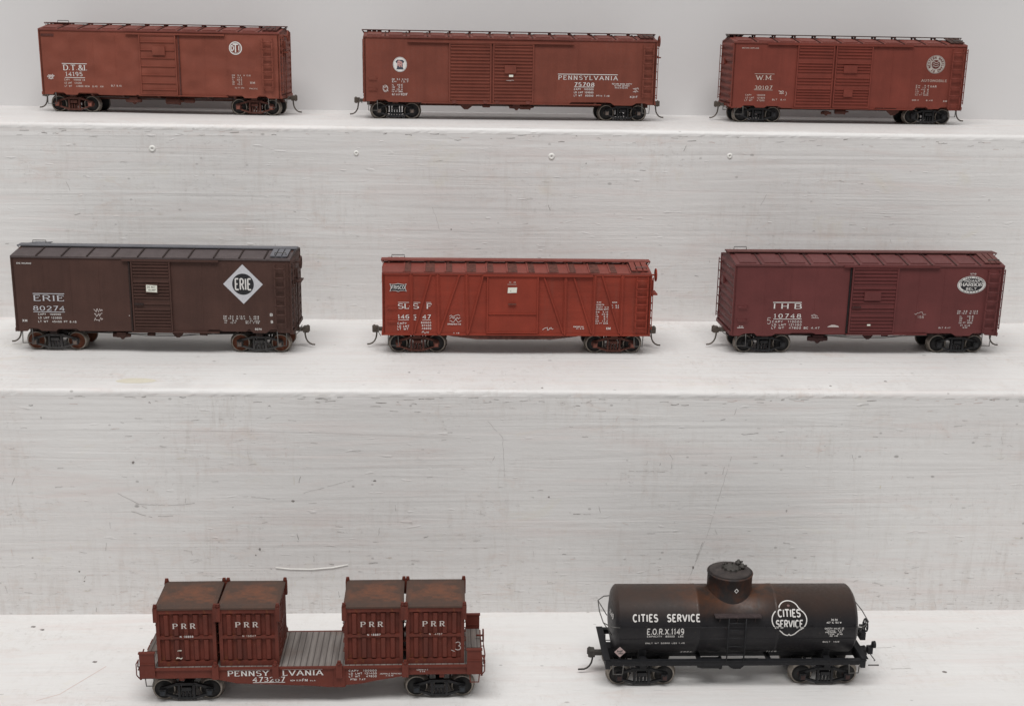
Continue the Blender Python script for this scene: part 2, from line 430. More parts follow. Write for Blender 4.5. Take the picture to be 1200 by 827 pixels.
def blot(mb, x, z, rx, rz, place, m, seed=0, h=.004):
    rd = random.Random(seed+x*7+z); n = 10
    poly(mb, [(x+rx*math.cos(i*.628)*rd.uniform(.6, 1.1), z+rz*math.sin(i*.628)*rd.uniform(.6, 1.1)) for i in range(n)], place, h, m)
MM = [MAT['mark'], MAT['chip'], MAT['redmark'], MAT['yellowmark']]
def screw_dimple(mb, x, z, y, r, m):
    """screw dimple on a vertical board, modelled as a raised pale ring"""
    mb.lathe([(.02, r*1.2), (-.02, r), (-.05, r*.75), (-.04, r*.45), (-.005, r*.25), (-.005, 0)], (x, y-.03, z), 'y', 14, [m, m, m, m, 1])
def riser(name, y, z0, z1, mat, marks):
    mb = MB(); mb.box(XL, XR, y+.006, y+2.0, z0, z1)
    marks(mb, flat(y+.012)); return mb.build(name, [mat]+MM+[MAT['blob']], shelf)
def nicks(mb, pl, seed, ztop, n_edge, n_face, zlo, zhi):
    """chips under the tread edge and short scuffs over the board face"""
    rd = random.Random(seed)
    for i in range(n_edge):
        x = rd.uniform(-30, 32); z = ztop-abs(rd.gauss(0, .22))-.02; ln = rd.uniform(.08, .5)
        strip(mb, [(x, z), (x+ln*.5, z+rd.uniform(-.03, .03)), (x+ln, z+rd.uniform(-.04, .04))], lambda d: rd.uniform(.012, .035), pl, .003+i*.00002, rd.choice((1, 1, 3, 2)))
    for i in range(n_face):
        x = rd.uniform(-28, 30); z = zlo+(zhi-zlo)*rd.random()**1.7; ln = rd.uniform(.05, .42); k = rd.random()
        a = rd.gauss(0, .12) if k < .78 else rd.uniform(1.1, 2.0)
        p = [(x+ln*t_*math.cos(a)+rd.uniform(-.015, .015), z+ln*t_*math.sin(a)+rd.uniform(-.015, .015)) for t_ in (0, .35, .7, 1)]
        strip(mb, p, lambda d: rd.uniform(.008, .024), pl, .006+i*.00002, rd.choice((1, 1, 1, 1, 1, 2, 3, 4)))
def marks_upper(mb, pl):
    nicks(mb, pl, 5, R2-.28, 70, 70, R1+1.5, R2-.5)
    for x, z, r in ((-16.2, 20.4, .17), (-5.3, 20.3, .13), (5.3, 20.25, .17), (15.1, 20.4, .14)): screw_dimple(mb, x, z, D2+.03, r, 5)
    for p in MK_U: p(mb, pl)
def marks_lower(mb, pl):
    nicks(mb, pl, 9, R1-.28, 110, 300, .1, R1-1.0)
    for p in MK_L: p(mb, pl)
def rough_line(pts, seed):
    rd = random.Random(seed); p = subdiv(pts, .12); return [(a+rd.uniform(-.018, .018), b+rd.uniform(-.018, .018)) for a, b in p]
def L_(pts, t_=.05, m=1):
    def f(mb, pl):
        p = rough_line(pts, pts[0][0]); rd = random.Random(pts[0][1]); i = 0
        while i < len(p)-1:                      # broken, uneven line
            n = rd.randint(2, 6); strip(mb, p[i:i+n], lambda d: t_*rd.uniform(.3, .6), pl, .004, m); i += n-1+(rd.random() < .45)
    return f
def B_(x, z, rx=.08, rz=.06, m=2): return lambda mb, pl: blot(mb, x, z, rx*.7, rz*.7, pl, m)
MK_U = [L_([(-20.9, 18.6), (-20.7, 18.1)]), B_(-.15, 16.2, .07, .06), L_([(-1.2, 17.4), (-1.0, 16.9), (-.8, 16.2)], .03), B_(7.2, 19.9, .05), L_([(17.3, 18.3), (17.0, 17.7)], .05), B_(20.1, 16.3, .16, .04, 1)]
MK_L = [L_([(-15.4, 6.1), (-14.8, 5.75), (-14.1, 5.35)], .05), L_([(-14.6, 5.55), (-12.9, 5.5), (-11.9, 5.6)], .035), L_([(-14.8, 5.2), (-13.9, 4.9)], .06), L_([(-13.6, 4.95), (-12.8, 5.0)], .05),
        L_([(-6.9, 6.1), (-4.6, 6.75)], .03), L_([(-9.7, 5.95), (-8.2, 5.8)], .03), B_(-14.6, 7.6, .1, .1), B_(-3.6, 6.7, .13, .06), B_(-7.4, 5.7, .12, .08),
        L_([(13.0, 7.9), (12.1, 4.0), (11.3, 1.6)], .03, 1), L_([(12.7, 7.4), (12.65, 7.0)], .05, 1), L_([(11.9, 3.6), (11.6, 2.6)], .06, 1), B_(11.5, 2.3, .07, .12),
        L_([(1.6, 9.6), (2.3, 8.8), (2.4, 6.9)], .03, 1), B_(4.5, 5.9, .07, .07), L_([(13.4, 9.0), (14.2, 9.05)], .04, 2), L_([(8.2, 7.2), (9.9, 7.15)], .035, 1),
        (lambda mb, pl: mb.tube([(-8.3, D1-.0, 2.36), (-7.6, D1-.01, 2.29), (-6.6, D1-.012, 2.27), (-5.6, D1-.01, 2.36), (-4.9, D1, 2.5)], .035, 6, 5)), B_(-9.0, 3.3, .09, .12), B_(-9.2, 3.0, .06, .06), B_(15.8, 5.2, .06, .12, 1), B_(20.2, 6.4, .05, .14, 4),
        L_([(10.1, 8.0), (10.35, 7.6)], .05, 1), B_(-19.5, 2.9, .09, .04), B_(-17.4, 2.2, .08, .07), B_(-17.2, 1.7, .06, .05)]
rounded_tread('tread_top', D2, D3+.3, R2, 0).build('tread', [MAT['tread_top']], shelf)
mt = rounded_tread('tread_middle', D1, D2+2, R1, 0)
pt = lambda z: (lambda a, b, h: (a, b, z+h))
blot(mt, -14.6, 15.2, 1.2, .5, pt(R1), 4, 3)
for x, y in ((-2.1, 16.8), (20.6, 15.6), (17.7, 14.8), (4.1, 14.3)): blot(mt, x, y, .08, .09, pt(R1), 2)
mt.build('tread', [MAT['tread_mid']]+MM, shelf)
lt = MB(); lt.box(XL, XR, -6, D1+2, -1.8, 0)
for x, y in ((-19.3, 12.6), (18.2, 12.8), (21.7, 7.9), (-15.6, 9.3), (-18.8, 12.3)): blot(lt, x, y, .12, .1, pt(0), 2)
mark(lt, [(-15.0, 8.9), (-16.3, 6.6), (-17.1, 6.1)], .05, pt(0), 3)
for x, y in ((-19.5, 6.6), (-12.6, 11.2), (19.2, 10.1), (19.4, 8.2)): mark(lt, [(x, y), (x+.9, y+.04)], .04, pt(0), 1)
lt.build('tread', [MAT['tread_low']]+MM, shelf)
riser('riser', D2, R1, R2-.29, MAT['riser_mid'], marks_upper)
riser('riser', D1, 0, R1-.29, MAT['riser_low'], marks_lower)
wl = MB(); wl.box(XL, XR, D3, D3+3, -2, 95)
wo = wl.build('wall', [MAT['wall']]); wo['kind'] = 'structure'

# ------------------------------------------------------------------ running gear
def make_truck(name_mats, aw=.97, arch=False):
    """returns function(parent, x, rz) that places a truck; wheels, frames and axles are its sub-parts"""
    frame, wheel, hub = name_mats
    state = {}
    def place(parent, x):
        def kid(key, name, fn, mats, loc, rz=0):
            if key in state: o = link_copy(state[key], root)
            else:
                mb = MB(); fn(mb); o = mb.build(name, mats, root); state[key] = o
            o.location = loc; o.rotation_euler = (0, 0, rz); return o
        if 'root' in state: root = link_copy(state['root'], parent)
        else:
            mb = MB(); mb.box(-.16, .16, -1.05, 1.05, .5, .72); mb.box(-.3, .3, -.3, .3, .72, .9); mb.lathe([(.72, .25), (.98, .25)], (0, 0, 0), 'z', 16)
            for sx in (-1, 1): mb.box(sx*.45-.03, sx*.45+.03, -.8, .8, .40, .52)
            root = mb.build('truck', frame, parent); state['root'] = root
        root.location = (x, 0, 0)
        def wh(mb):
            prof = [(-.29, 0), (-.29, .50), (-.25, .545), (-.21, .54), (-.18, .475), (.0, .46), (.0, .40), (-.045, .375), (-.05, .20), (-.01, .16), (.0, .12), (.03, .11), (.03, 0)]
            mb.lathe(prof, (0, 0, 0), 'y', 36, [0, 1, 1, 1, 1, 1, 0, 0, 0, 2, 2, 2])
        def fr(mb):
            y0, y1 = 0, .13
            for s in (-1, 1):
                mb.bar((s*(aw+.12), .60), (s*.42, .78), .10, y0, y1)
                mb.bar((s*(aw-.02), .36), (s*.33, .17), .085, y0, y1)
                mb.bar((s*.30, .16), (s*.30, .80), .10, y0-.01, y1+.012)
                mb.prism([(s*aw-.12, .33), (s*aw+.12, .33), (s*aw+.14, .62), (s*aw-.14, .62)], y0-.015, y1+.10)
                mb.box(s*aw-.09, s*aw+.09, y1+.10, y1+.125, .36, .56, 1)
                mb.lathe([(y1+.125, .035), (y1+.14, .02)], (s*aw, 0, .56), 'y', 8)
            mb.bar((-.45, .80), (.45, .80), .12, y0+.004, y1-.004)
            mb.bar((-.38, .16), (.38, .16), .10, y0+.004, y1-.004)
            mb.box(-.2, .2, -.02, y1+.05, .52, .68)
            for k in (-.15, 0, .15):
                pr = []
                for i in range(9): pr.append((.20+i*.035, .062 if i % 2 else .045))
                mb.lathe(pr, (k, .06, 0), 'z', 8, None)
        def ax(mb): mb.lathe([(-.74, .07), (.74, .07)], (0, 0, .46), 'y', 12)
        for sx in (-1, 1):
            for sy_ in (-1, 1): kid('w', 'wheel', wh, [wheel, MAT['steel'], hub], (sx*aw, sy_*.97, .468), math.pi if sy_ < 0 else 0)
            kid('a', 'axle', ax, wheel, (sx*aw, 0, 0))
        for sy_ in (-1, 1): kid('f', 'side_frame', fr, [frame, hub], (0, sy_*1.05, 0), math.pi if sy_ < 0 else 0)
        return root
    return place

def coupler(parent, x, s, mat, hose=True, z=.97, tip=.5):
    mb = MB()
    mb.box(min(x-s*.1, x+s*.34), max(x-s*.1, x+s*.34), -.11, .11, z-.09, z+.09)
    a = x+s*.34
    mb.prism([(a, -.17), (a+s*.22, -.21), (a+s*.30, -.12), (a+s*.24, .02), (a+s*.32, .13), (a+s*.20, .23), (a+s*.02, .19)], z-.14, z+.15, axis='z')
    mb.lathe([(z-.18, .05), (z+.19, .05)], (a+s*.22, .13, 0), 'z', 10)
    o = mb.build('coupler', mat, parent)
    if hose:
        h = MB(); b = a+s*.08
        h.tube([(b, 0, z-.12), (b+s*.01, 0, z-.3), (b+s*.045, 0, z-.48), (b+s*.12, 0, z-.63), (b+s*.23, 0, z-.74), (b+s*.36, 0, z-.80), (b+s*tip, 0, z-.81)], .040, 7)
        h.build('trip_pin', mat, o)
    return o

def ladder(parent, mat, x0, x1, z0, z1, n, y, out=.19, rung=.034, name='ladder', rail=.065):
    mb = MB(); s = -1 if y < 0 else 1
    yo = y+s*out
    for x in (x0, x1): mb.box(x-rail/2, x+rail/2, min(yo, yo-s*.035), max(yo, yo-s*.035), z0, z1)
    for i in range(n):
        z = z0+(z1-z0)*(i+.5)/n; mb.tube([(x0, yo, z), (x1, yo, z)], rung, 6)
    for x in (x0, x1):
        for z in (z0+.08, z1-.08): mb.box(x-.02, x+.02, min(y, yo), max(y, yo), z-.02, z+.02)
    return mb.build(name, mat, parent)
def end_ladder(parent, mat, xe, s, y0, y1, z0, z1, n):
    mb = MB(); xo = xe+s*.14
    for y in (y0, y1): mb.box(min(xo, xo+s*.035), max(xo, xo+s*.035), y-.025, y+.025, z0, z1)
    for i in range(n):
        z = z0+(z1-z0)*(i+.5)/n; mb.tube([(xo, y0, z), (xo, y1, z)], .025, 6)
    for y in (y0, y1):
        for z in (z0+.08, z1-.08): mb.box(min(xe, xo), max(xe, xo), y-.02, y+.02, z-.02, z+.02)
    return mb.build('end_ladder', mat, parent)
def grab(mb, a, b, out, r=.022):
    a = Vector(a); b = Vector(b); out = Vector(out)
    mb.tube([a, a+out, b+out, b], r, 6)
def stirrup(parent, mat, x0, x1, y, z0, z1, diag=False):
    mb = MB(); mb.tube([(x0, y, z1), (x0+.03, y, z0), (x1-.03, y, z0), (x1, y, z1)], .028, 6)
    if diag: mb.tube([(x0, y, z0+.05), (x1+.3, y+.1, z0+.35)], .022, 6)
    return mb.build('stirrup_step', mat, parent)
def brake_wheel(parent, mat, x, y, z, s, r=.30):
    mb = MB(); n = 20
    pts = [(x, y+r*math.cos(i*2*math.pi/n), z+r*math.sin(i*2*math.pi/n)) for i in range(n+1)]
    mb.tube(pts, .035, 6)
    for i in range(5):
        a = i*2*math.pi/5; mb.tube([(x, y, z), (x+.0, y+r*math.cos(a), z+r*math.sin(a))], .024, 5)
    mb.tube([(x+s*.04, y, z), (x-s*.3, y, z)], .04, 8)
    return mb.build('brake_wheel', mat, parent)

# ------------------------------------------------------------------ boxcars
def boxcar(p):
    W = 1.62; L = p['L']; h = L/2; ze = p['ze']; zs = p['zs']; pk = p.get('peak', .24); wz = p['wz']
    body, roofm, dark = p['body'], p['roof'], p['dark']
    root = empty('model_boxcar', p['label'], 'model boxcar', p['loc'], math.radians(p['yaw']), 'model boxcars on the upper two treads')
    # shell: two side plates, floor, two corrugated ends
    mb = MB(); out = p['sill']            # bottom outline, left to right (x, z)
    pts = [(-h, ze)]+[(-h, out[0][1])]+out[1:-1]+[(h, out[-1][1]), (h, ze)]
    mb.prism(pts, -W, -W+.09); mb.prism([(-a, b) for a, b in pts], W-.09, W)
    mb.box(-h+.1, h-.1, -W+.1, W-.1, zs+.06, zs+.16)
    for x in p.get('seams', []):
        mb.box(x-.03, x+.03, -W-.008, -W+.01, zs+.14, ze-.05); mb.box(x-.03, x+.03, W-.01, W+.008, zs+.14, ze-.05)
    mb.box(-h, h, -W-.018, -W+.01, ze-.09, ze-.02); mb.box(-h, h, W-.01, W+.018, ze-.09, ze-.02)
    mb.build('body', body, root)
    for s in (-1, 1):
        e = MB(); xo = s*h; xi = s*(h-.09)
        e.prism([(-W+.0, zs-.02), (W, zs-.02), (W, ze), (.3, ze+pk), (-.3, ze+pk), (-W, ze)], min(xo-s*.004, xi), max(xo-s*.004, xi), axis='x')
        if p.get('ribs', True):
            n = p.get('nribs', 9); zb, zt = zs+.12, ze-.02
            for i in range(n):
                zc = zb+(zt-zb)*(i+.5)/n; hh = (zt-zb)/n*.42; d = p.get('ribdepth', .10)
                secs = []
                for yy, k in ((-W+.10, .05), (-W+.30, .8), (-W+.6, 1), (W-.6, 1), (W-.30, .8), (W-.10, .05)):
                    secs.append([(xo-s*.01, yy, zc-hh), (xo+s*d*k*.7, yy, zc-hh*.45), (xo+s*d*k, yy, zc), (xo+s*d*k*.7, yy, zc+hh*.45), (xo-s*.01, yy, zc+hh)])
                vs = [q for sec in secs for q in sec]; fs = []
                for a in range(5):
                    for b in range(4): fs.append((a*5+b, a*5+b+1, a*5+b+6, a*5+b+5))
                e.add(vs, fs, 0, True)
        else:
            for yy in (-.75, .75): e.box(min(xo, xo+s*.08), max(xo, xo+s*.08), yy-.06, yy+.06, zs, ze)
        e.box(min(xo, xo+s*.10), max(xo, xo+s*.10), -W+.02, W-.02, zs-.03, zs+.14)       # end sill
        for yy in (-W, W-.12): e.box(min(xo+s*.002, xo+s*.05), max(xo+s*.002, xo+s*.05), yy, yy+.12, zs-.02, ze-.02)
        eo = e.build('end_wall', body, root)
        if p.get('endmark') and s == -1:
            dm = MB(); ep = lambda a, b, hgt: (-h-.05-hgt, -a, b)
            for (t_, a0, b0, a1, b1) in p['endmark']: text(dm, t_, a0, b0, a1, b1, ep, 'roman')
            dm.build('end_lettering', MAT['white'], root)
        if p.get('retainer', True):
            q = MB(); q.box(min(xo, xo+s*.16), max(xo, xo+s*.16), -.55*s-.25, -.55*s+.25, 3.35, 3.7); q.build('tack_board', body, root)
    # roof
    mb = MB(); ov = .05
    for sy_ in (-1, 1):
        ye, yr = sy_*(W+ov), 0.
        sl = lambda y: ze+pk*(1-abs(y)/(W+ov))
        def slab(x0, x1, y0, y1, up, th, m=0, taper=0):
            v = [(x0+taper, y0, sl(y0)+up), (x1-taper, y0, sl(y0)+up), (x1-taper, y1, sl(y1)+up), (x0+taper, y1, sl(y1)+up),
                 (x0, y0, sl(y0)+up-th), (x1, y0, sl(y0)+up-th), (x1, y1, sl(y1)+up-th), (x0, y1, sl(y1)+up-th)]
            mb.add(v, [(0, 1, 2, 3), (7, 6, 5, 4), (0, 4, 5, 1), (1, 5, 6, 2), (2, 6, 7, 3), (3, 7, 4, 0)], m)
        slab(-h-.03, h+.03, ye, yr, .03, .09)
        n = p['nroof']; pitch = 2*h/n
        rm = p.get('roofstyle', 'panel')
        for i in range(1, n):
            x = -h+pitch*i; slab(x-.035, x+.035, ye, yr, .075, .06, 0 if rm == 'patch' else 1)
        for i in range(n):
            xa, xb = -h+pitch*i, -h+pitch*(i+1)
            if rm == 'panel': slab(xa+.13*pitch, xb-.13*pitch, sy_*(W-.12), sy_*.32, p.get('raise', .085), .07, 0, .07)
            elif rm == 'patch' and i > 0:
                slab(xa+.05, xa+.34 if i % 2 else xa+.5, sy_*(W+ov-.01), sy_*.3, .058, .04, 2)
    mb.build('roof', [roofm, p.get('roofseam', roofm), dark], root)
    # running board on its saddles
    mb = MB(); wx = h+.16
    for yy in (-.22, 0, .22): mb.box(-wx, wx, yy-.10, yy+.10, wz-.05, wz)
    n = p['nsad']
    for i in range(n):
        x = -h+.25+(2*h-.5)*i/(n-1)
        mb.box(x-.06, x+.06, -.30, .30, wz-.09, wz-.055, 1)
        for yy in (-.27, .27): mb.box(x-.05, x+.05, yy-.03, yy+.03, ze+pk-.06, wz-.05, 1)
    for s in (-1, 1): mb.tube([(s*(wx-.03), 0, wz-.06), (s*(h-.02), 0, ze+pk-.05)], .03, 6); 
    for s in (-1, 1):
        for yy in (-.28, .28): mb.tube([(s*(wx-.03), yy, wz-.06), (s*(h-.02), yy, ze+pk-.12)], .022, 6)
    mb.build('running_board', [p['walk'], dark], root)
    # lateral boards, diagonal corners
    for s in (-1, 1):
        mb = MB()
        for k in range(3):
            xa = s*(h-.12-.30*k); xb = s*(h-.12-.30*k-.25)
            y0, y1 = s*(-1)*.36, s*(-1)*1.55
            v = [(xa, y0, wz-.02), (xb, y0, wz-.02), (xb, y1, ze+.17), (xa, y1, ze+.17)]
            mb.add(v+[(a, b, c-.04) for a, b, c in v], [(0, 1, 2, 3), (7, 6, 5, 4), (0, 4, 5, 1), (1, 5, 6, 2), (2, 6, 7, 3), (3, 7, 4, 0)])
        mb.box(min(s*(h-.2), s*(h-.9)), max(s*(h-.2), s*(h-.9)), -s*1.45-.04, -s*1.45+.04, ze+.05, ze+.14)
        mb.build('lateral_running_board', p['walk'], root)
        if p['ze'] + p['loc'][2] > 25 and s < 0 and p['L'] != 13.92: continue
        g = MB(); g.tube([(s*(h-.35), -s*.5, wz-.03), (s*(h-.35), -s*.5, wz+.10), (s*(h-1.0), -s*.5, wz+.10), (s*(h-1.0), -s*.5, wz-.03)] if s < 0 else
               [(s*(h-.2), -s*1.4, ze+.17), (s*(h-.2), -s*1.4, ze+.29), (s*(h-.75), -s*1.4, ze+.29), (s*(h-.75), -s*1.4, ze+.17)], .022, 6)
        g.build('corner_grab_iron', p['wire'], root)
    # doors
    for k, d in enumerate(p['doors']):
        for side in (-1, 1):
            x0, x1, z0, z1 = d['box']
            if side > 0: x0, x1 = -x1, -x0
            yf = side*(W+.065); q = MB()
            q.box(x0, x1, min(side*W, yf), max(side*W, yf), z0, z1)
            fw_ = .07
            for xx in (x0, x1-fw_): q.box(xx, xx+fw_, min(yf, yf+side*.045), max(yf, yf+side*.045), z0+.003, z1-.003)
            for zz in (z0, z1-fw_): q.box(x0+fw_, x1-fw_, min(yf, yf+side*.04), max(yf, yf+side*.04), zz+.003, zz+fw_)
            for zz, hh, dp in d['ribs']:
                q.prism([(yf-side*.01, zz-hh), (yf+side*dp, zz-hh*.1), (yf+side*dp, zz+hh*.6), (yf-side*.01, zz+hh)], x0+fw_+.02, x1-fw_-.02, axis='x')
            for (a, b, c, e_) in d.get('plates', []):
                if side > 0: a, b = -b, -a
                q.box(a, b, min(yf, yf+side*.10), max(yf, yf+side*.10), c, e_)
            do = q.build('sliding_door', p.get('doormat', body), root)
            for (a, b, c, e_) in d.get('latch', [(x0+.1, x0+.55, 2.52, 2.62)] if d.get('haslatch', True) else []):
                if side < 0:
                    l_ = MB(); l_.box(a, b, yf-.10, yf-.04, c, e_); l_.build('door_latch', p.get('latchmat', body), do)
            if side < 0 and d.get('rollers'):
                for xx in d['rollers']:
                    rl = MB(); rl.box(xx-.12, xx+.12, yf-.06, yf, z0-.02, z0+.14); rl.lathe([(0, .07), (.05, .07)], (xx, yf-.11, z0+.03), 'y', 10); rl.build('door_roller', p['latchmat2'], do)
    x0 = p['track'][0]; x1 = p['track'][1]; zt = p['track'][2]
    for side in (-1, 1):
        mb = MB(); a, b = (x0, x1) if side < 0 else (-x1, -x0)
        yf = side*(W+.13)
        mb.box(a, b, min(side*W, yf), max(side*W, yf), zt, zt+.035)
        mb.box(a, b, min(yf, yf-side*.03), max(yf, yf-side*.03), zt-.06, zt)
        mb.build('door_track', body, root)
        mb = MB(); zb = p['track'][3]; a, b = (p['track'][4], p['track'][5]) if side < 0 else (-p['track'][5], -p['track'][4])
        mb.box(a, b, min(side*(W-.03), side*(W+.12)), max(side*(W-.03), side*(W+.12)), zb-.05, zb)
        mb.build('door_track', body, root)
    if p.get('gapline'):
        x, za, zb = p['gapline']; g = MB(); g.box(x-.035, x+.035, -W-.07, -W, za, zb); g.build('door_post_gap_shade', MAT['gap'] if p.get('gapdark') else dark, root)  # strip at the door edge; on the maroon car it paints gap shade black
    # ladders, grabs, steps
    lx0, lx1, lz0, lz1, ln = p['ladder']
    ladder(root, p['lad'], lx0, lx1, lz0, lz1, ln, -W); ladder(root, p['lad'], -lx1, -lx0, lz0, lz1, ln, W)
    end_ladder(root, p['lad'], h, 1, -1.5, -1.0, zs+.3, ze-.2, 7); end_ladder(root, p['lad'], -h, -1, 1.0, 1.5, zs+.3, ze-.2, 7)
    for z in p.get('grabs', []):
        for s in (-1, 1):
            g = MB(); a = -h+.22; grab(g, (a*-s if s > 0 else a, s*W, z), ((-a-.5) if s > 0 else a+.5, s*W, z), (0, s*.09, -.04)); g.build('grab_iron', p['lad'], root)
    for s in (-1, 1):
        for y in (-W+.03, W-.03):
            stirrup(root, p['wire'], s*(h-.72) if s < 0 else h-.72, s*(h-.25) if s < 0 else h-.25, y, .50 if y < 0 else .55, zs+.1)
        coupler(root, s*h, s, p.get('cmat', MAT['couplermetal']))
        u = MB(); u.tube([(s*(h+.15), -1.4*1, zs-.1), (s*(h+.28), -.9, zs-.05), (s*(h+.32), -.25, zs+.12)], .02, 6); u.build('uncoupling_lever', p['wire'], root)
    if p.get('bwheel'):
        y, z = p['bwheel']; brake_wheel(root, p['lad'], h+.36, y, z, 1)
        b = MB(); b.box(h+.02, h+.22, y-.16, y+.16, z-.75, z-.3); b.tube([(h+.17, y, z-.3), (h+.17, y, zs-.1)], .03, 6); b.build('brake_housing', body, root)
        b = MB(); b.box(h+.05, h+.42, y-.45, y+.45, z-.95, z-.88); b.build('brake_step', body, root)
    # underframe
    mb = MB(); mb.box(-h+.1, h-.1, -.18, .18, .72, zs+.1)
    for x in p.get('bearers', (-3.2, -1.2, 1.2, 3.2)): mb.prism([(-1.45, zs+.08), (1.45, zs+.08), (1.2, zs-.08), (.3, .74), (-.3, .74), (-1.2, zs-.08)], x-.06, x+.06, axis='x')
    for s in (-1, 1): mb.box(s*p['tx']-.16, s*p['tx']+.16, -1.35, 1.35, .9, zs+.1)
    mb.build('underframe', p['under'], root)
    mb = MB(); mb.tube([(-h+.8, -.9, .92), (-3, -.95, .90), (-.5, -.98, .86), (1.2, -.9, .83), (3.2, -.95, .9), (h-.8, -.9, .95)], .022, 6)
    mb.tube([(-2.2, -1.2, .98), (-.4, -1.1, .80), (1.1, -1.1, .80), (3.0, -1.2, 1.02)], .020, 6); mb.build('brake_rod', p['wire'], root)
    for i, (kind, x, z, s) in enumerate(p['gear']):
        mb = MB(); z -= .10; s *= 1.2
        if kind == 'cyl': mb.lathe([(-.45*s, .0), (-.45*s, .17*s), (-.4*s, .2*s), (.3*s, .2*s), (.34*s, .24*s), (.40*s, .24*s), (.45*s, .1*s), (.7*s, .05*s)], (x, -1.15, z), 'x', 16); nm = 'brake_cylinder'
        elif kind == 'tank': mb.lathe([(-.5*s, 0), (-.46*s, .16*s), (-.35*s, .2*s), (.35*s, .2*s), (.46*s, .16*s), (.5*s, 0)], (x, -1.15, z), 'x', 16); nm = 'air_reservoir'
        elif kind == 'valve':
            mb.box(x-.22*s, x+.22*s, -1.42, -1.0, z-.10*s, z+.16*s); mb.lathe([(-.45*s, .0), (-.42*s, .11*s), (-.2*s, .12*s), (.2*s, .12*s), (.42*s, .10*s), (.45*s, 0)], (x, -1.3, z), 'x', 12)
            mb.lathe([(-.22*s, .05), (-.12*s, .14*s), (.0, .14*s)], (x+.02, -1.25, z), 'z', 12); nm = 'brake_valve'
        else: mb.prism([(x-.5*s, z+.15), (x+.5*s, z+.15), (x+.3*s, z-.05), (x+.1*s, z-.2*s), (x-.1*s, z-.2*s), (x-.3*s, z-.02)], -1.5, -1.35); nm = 'queen_post'
        mb.build(nm, p.get('gearmat', p['under']), root)
    tr = make_truck(p['truck'], p.get('aw', .97))
    tr(root, -p['tx']); tr(root, p['tx'])
    return root, W
def ribset(z0, z1, n, dp=.07, fill=.26, skip=()):
    pt_ = (z1-z0)/n; return [(z0+pt_*(i+.5), pt_*fill, dp) for i in range(n) if i not in skip]

blk = plain('truck_black', (.018, .018, .020), .6); blkw = plain('wheel_black', (.020, .019, .019), .55)
navy = plain('truck_blue_black', (.022, .026, .032), .55)
redtr = plain('truck_red_brown', (.095, .035, .026), .75); rustw = plain('rusty_wheel', (.15, .052, .028), .8); rusthub = plain('rusty_hub', (.21, .075, .055), .8)
greytr = plain('truck_grime_grey', (.055, .052, .052), .8); hubgrey = plain('grimy_hub', (.13, .10, .085), .8)
brown = plain('brown_truck', (.07, .036, .022), .8)

# ---- two-letter-herald boxcar, top tread left
c = lin('8c4435'); c = (.190, .050, .031)
m = paint('red_oxide_dimpled', c, dustamt=.25, streak=.12, dimple=.22, dust=(.24, .085, .06)); dk = plain('red_oxide_dark', (.085, .028, .022), .8)
rf = paint('red_oxide_roof', (.165, .045, .034), streak=.3, dust=(.22, .11, .09))
sill = [(-6.96, 1.03), (-6.40, 1.03), (-6.28, 1.17), (-5.78, 1.17), (-5.60, 1.03), (-4.98, 1.03), (-4.85, 1.16), (-3.80, 1.16), (-3.66, 1.05), (-1.5, 1.05), (-1.5, 1.09), (1.5, 1.09), (1.5, 1.05), (3.70, 1.05), (3.85, 1.16), (4.72, 1.16), (4.86, 1.02), (5.55, 1.02), (5.72, 1.17), (6.1, 1.17), (6.25, 1.02), (6.96, 1.02)]
dti, W = boxcar(dict(label='red-brown boxcar with dimpled sides and a ringed letter emblem, leftmost on the top tread', loc=(-16.97, 35.97, R2), yaw=-3.95, L=13.92, ze=4.72, zs=1.04, wz=5.10,
    body=m, roof=rf, roofseam=dk, dark=dk, walk=dk, wire=MAT['wire'], lad=m, under=redtr, sill=sill, seams=[-5.2, -3.9, -2.6, 2.6, 3.9, 5.2], nroof=12, nsad=13,
    doors=[dict(box=(-1.16, 1.0, 1.12, 4.52), ribs=[(z, .05, .055) for z in (4.09, 3.64, 3.19, 2.73, 2.23, 1.78, 1.40)], plates=[(-.37, .36, 3.38, 3.86)], haslatch=False)],
    doormat=m, track=(-1.9, 3.85, 4.57, 1.10, -1.3, 3.9), gapline=(1.15, 1.1, 4.55), ladder=(6.02, 6.58, 1.45, 4.45, 7), bwheel=(-.6, 4.55), tx=5.35, nribs=10,
    gear=[('valve', -1.75, .86, .9), ('cyl', .55, .85, .8), ('tank', 1.5, .88, .55)], gearmat=redtr, truck=(redtr, blkw, rusthub), bearers=(-4.2, -2.4, -.3, .9, 2.6, 4.2)))
pl = flat(-W); pd = flat(-W-.02)
q = MB()
text(q, 'D.T.&I.', -5.67, 2.43, -4.27, 2.72, pl, 'roman', .12, bold=.18); text(q, '14195', -5.56, 2.10, -4.58, 2.32, pl, 'roman', .25, bold=.17)
strip(q, [(-5.74, 2.80), (-4.28, 2.80)], lambda d: .035, pl, .006); strip(q, [(-5.62, 2.01), (-4.44, 2.01)], lambda d: .03, pl, .006)
q.build('lettering', MAT['white'], dti)
q = MB(); lines(q, [('CAPY   100000 LB', -5.66, -4.46, 1.84, .09), ('LD LMT  124200', -5.66, -4.66, 1.66, .09), ('LT WT   44800 NEW  8.40  XM', -5.66, -3.40, 1.48, .09), ('BLT 8.40', -2.93, -2.33, 1.54, .09)], pl); q.build('data_lettering', MAT['dimwhite'], dti)
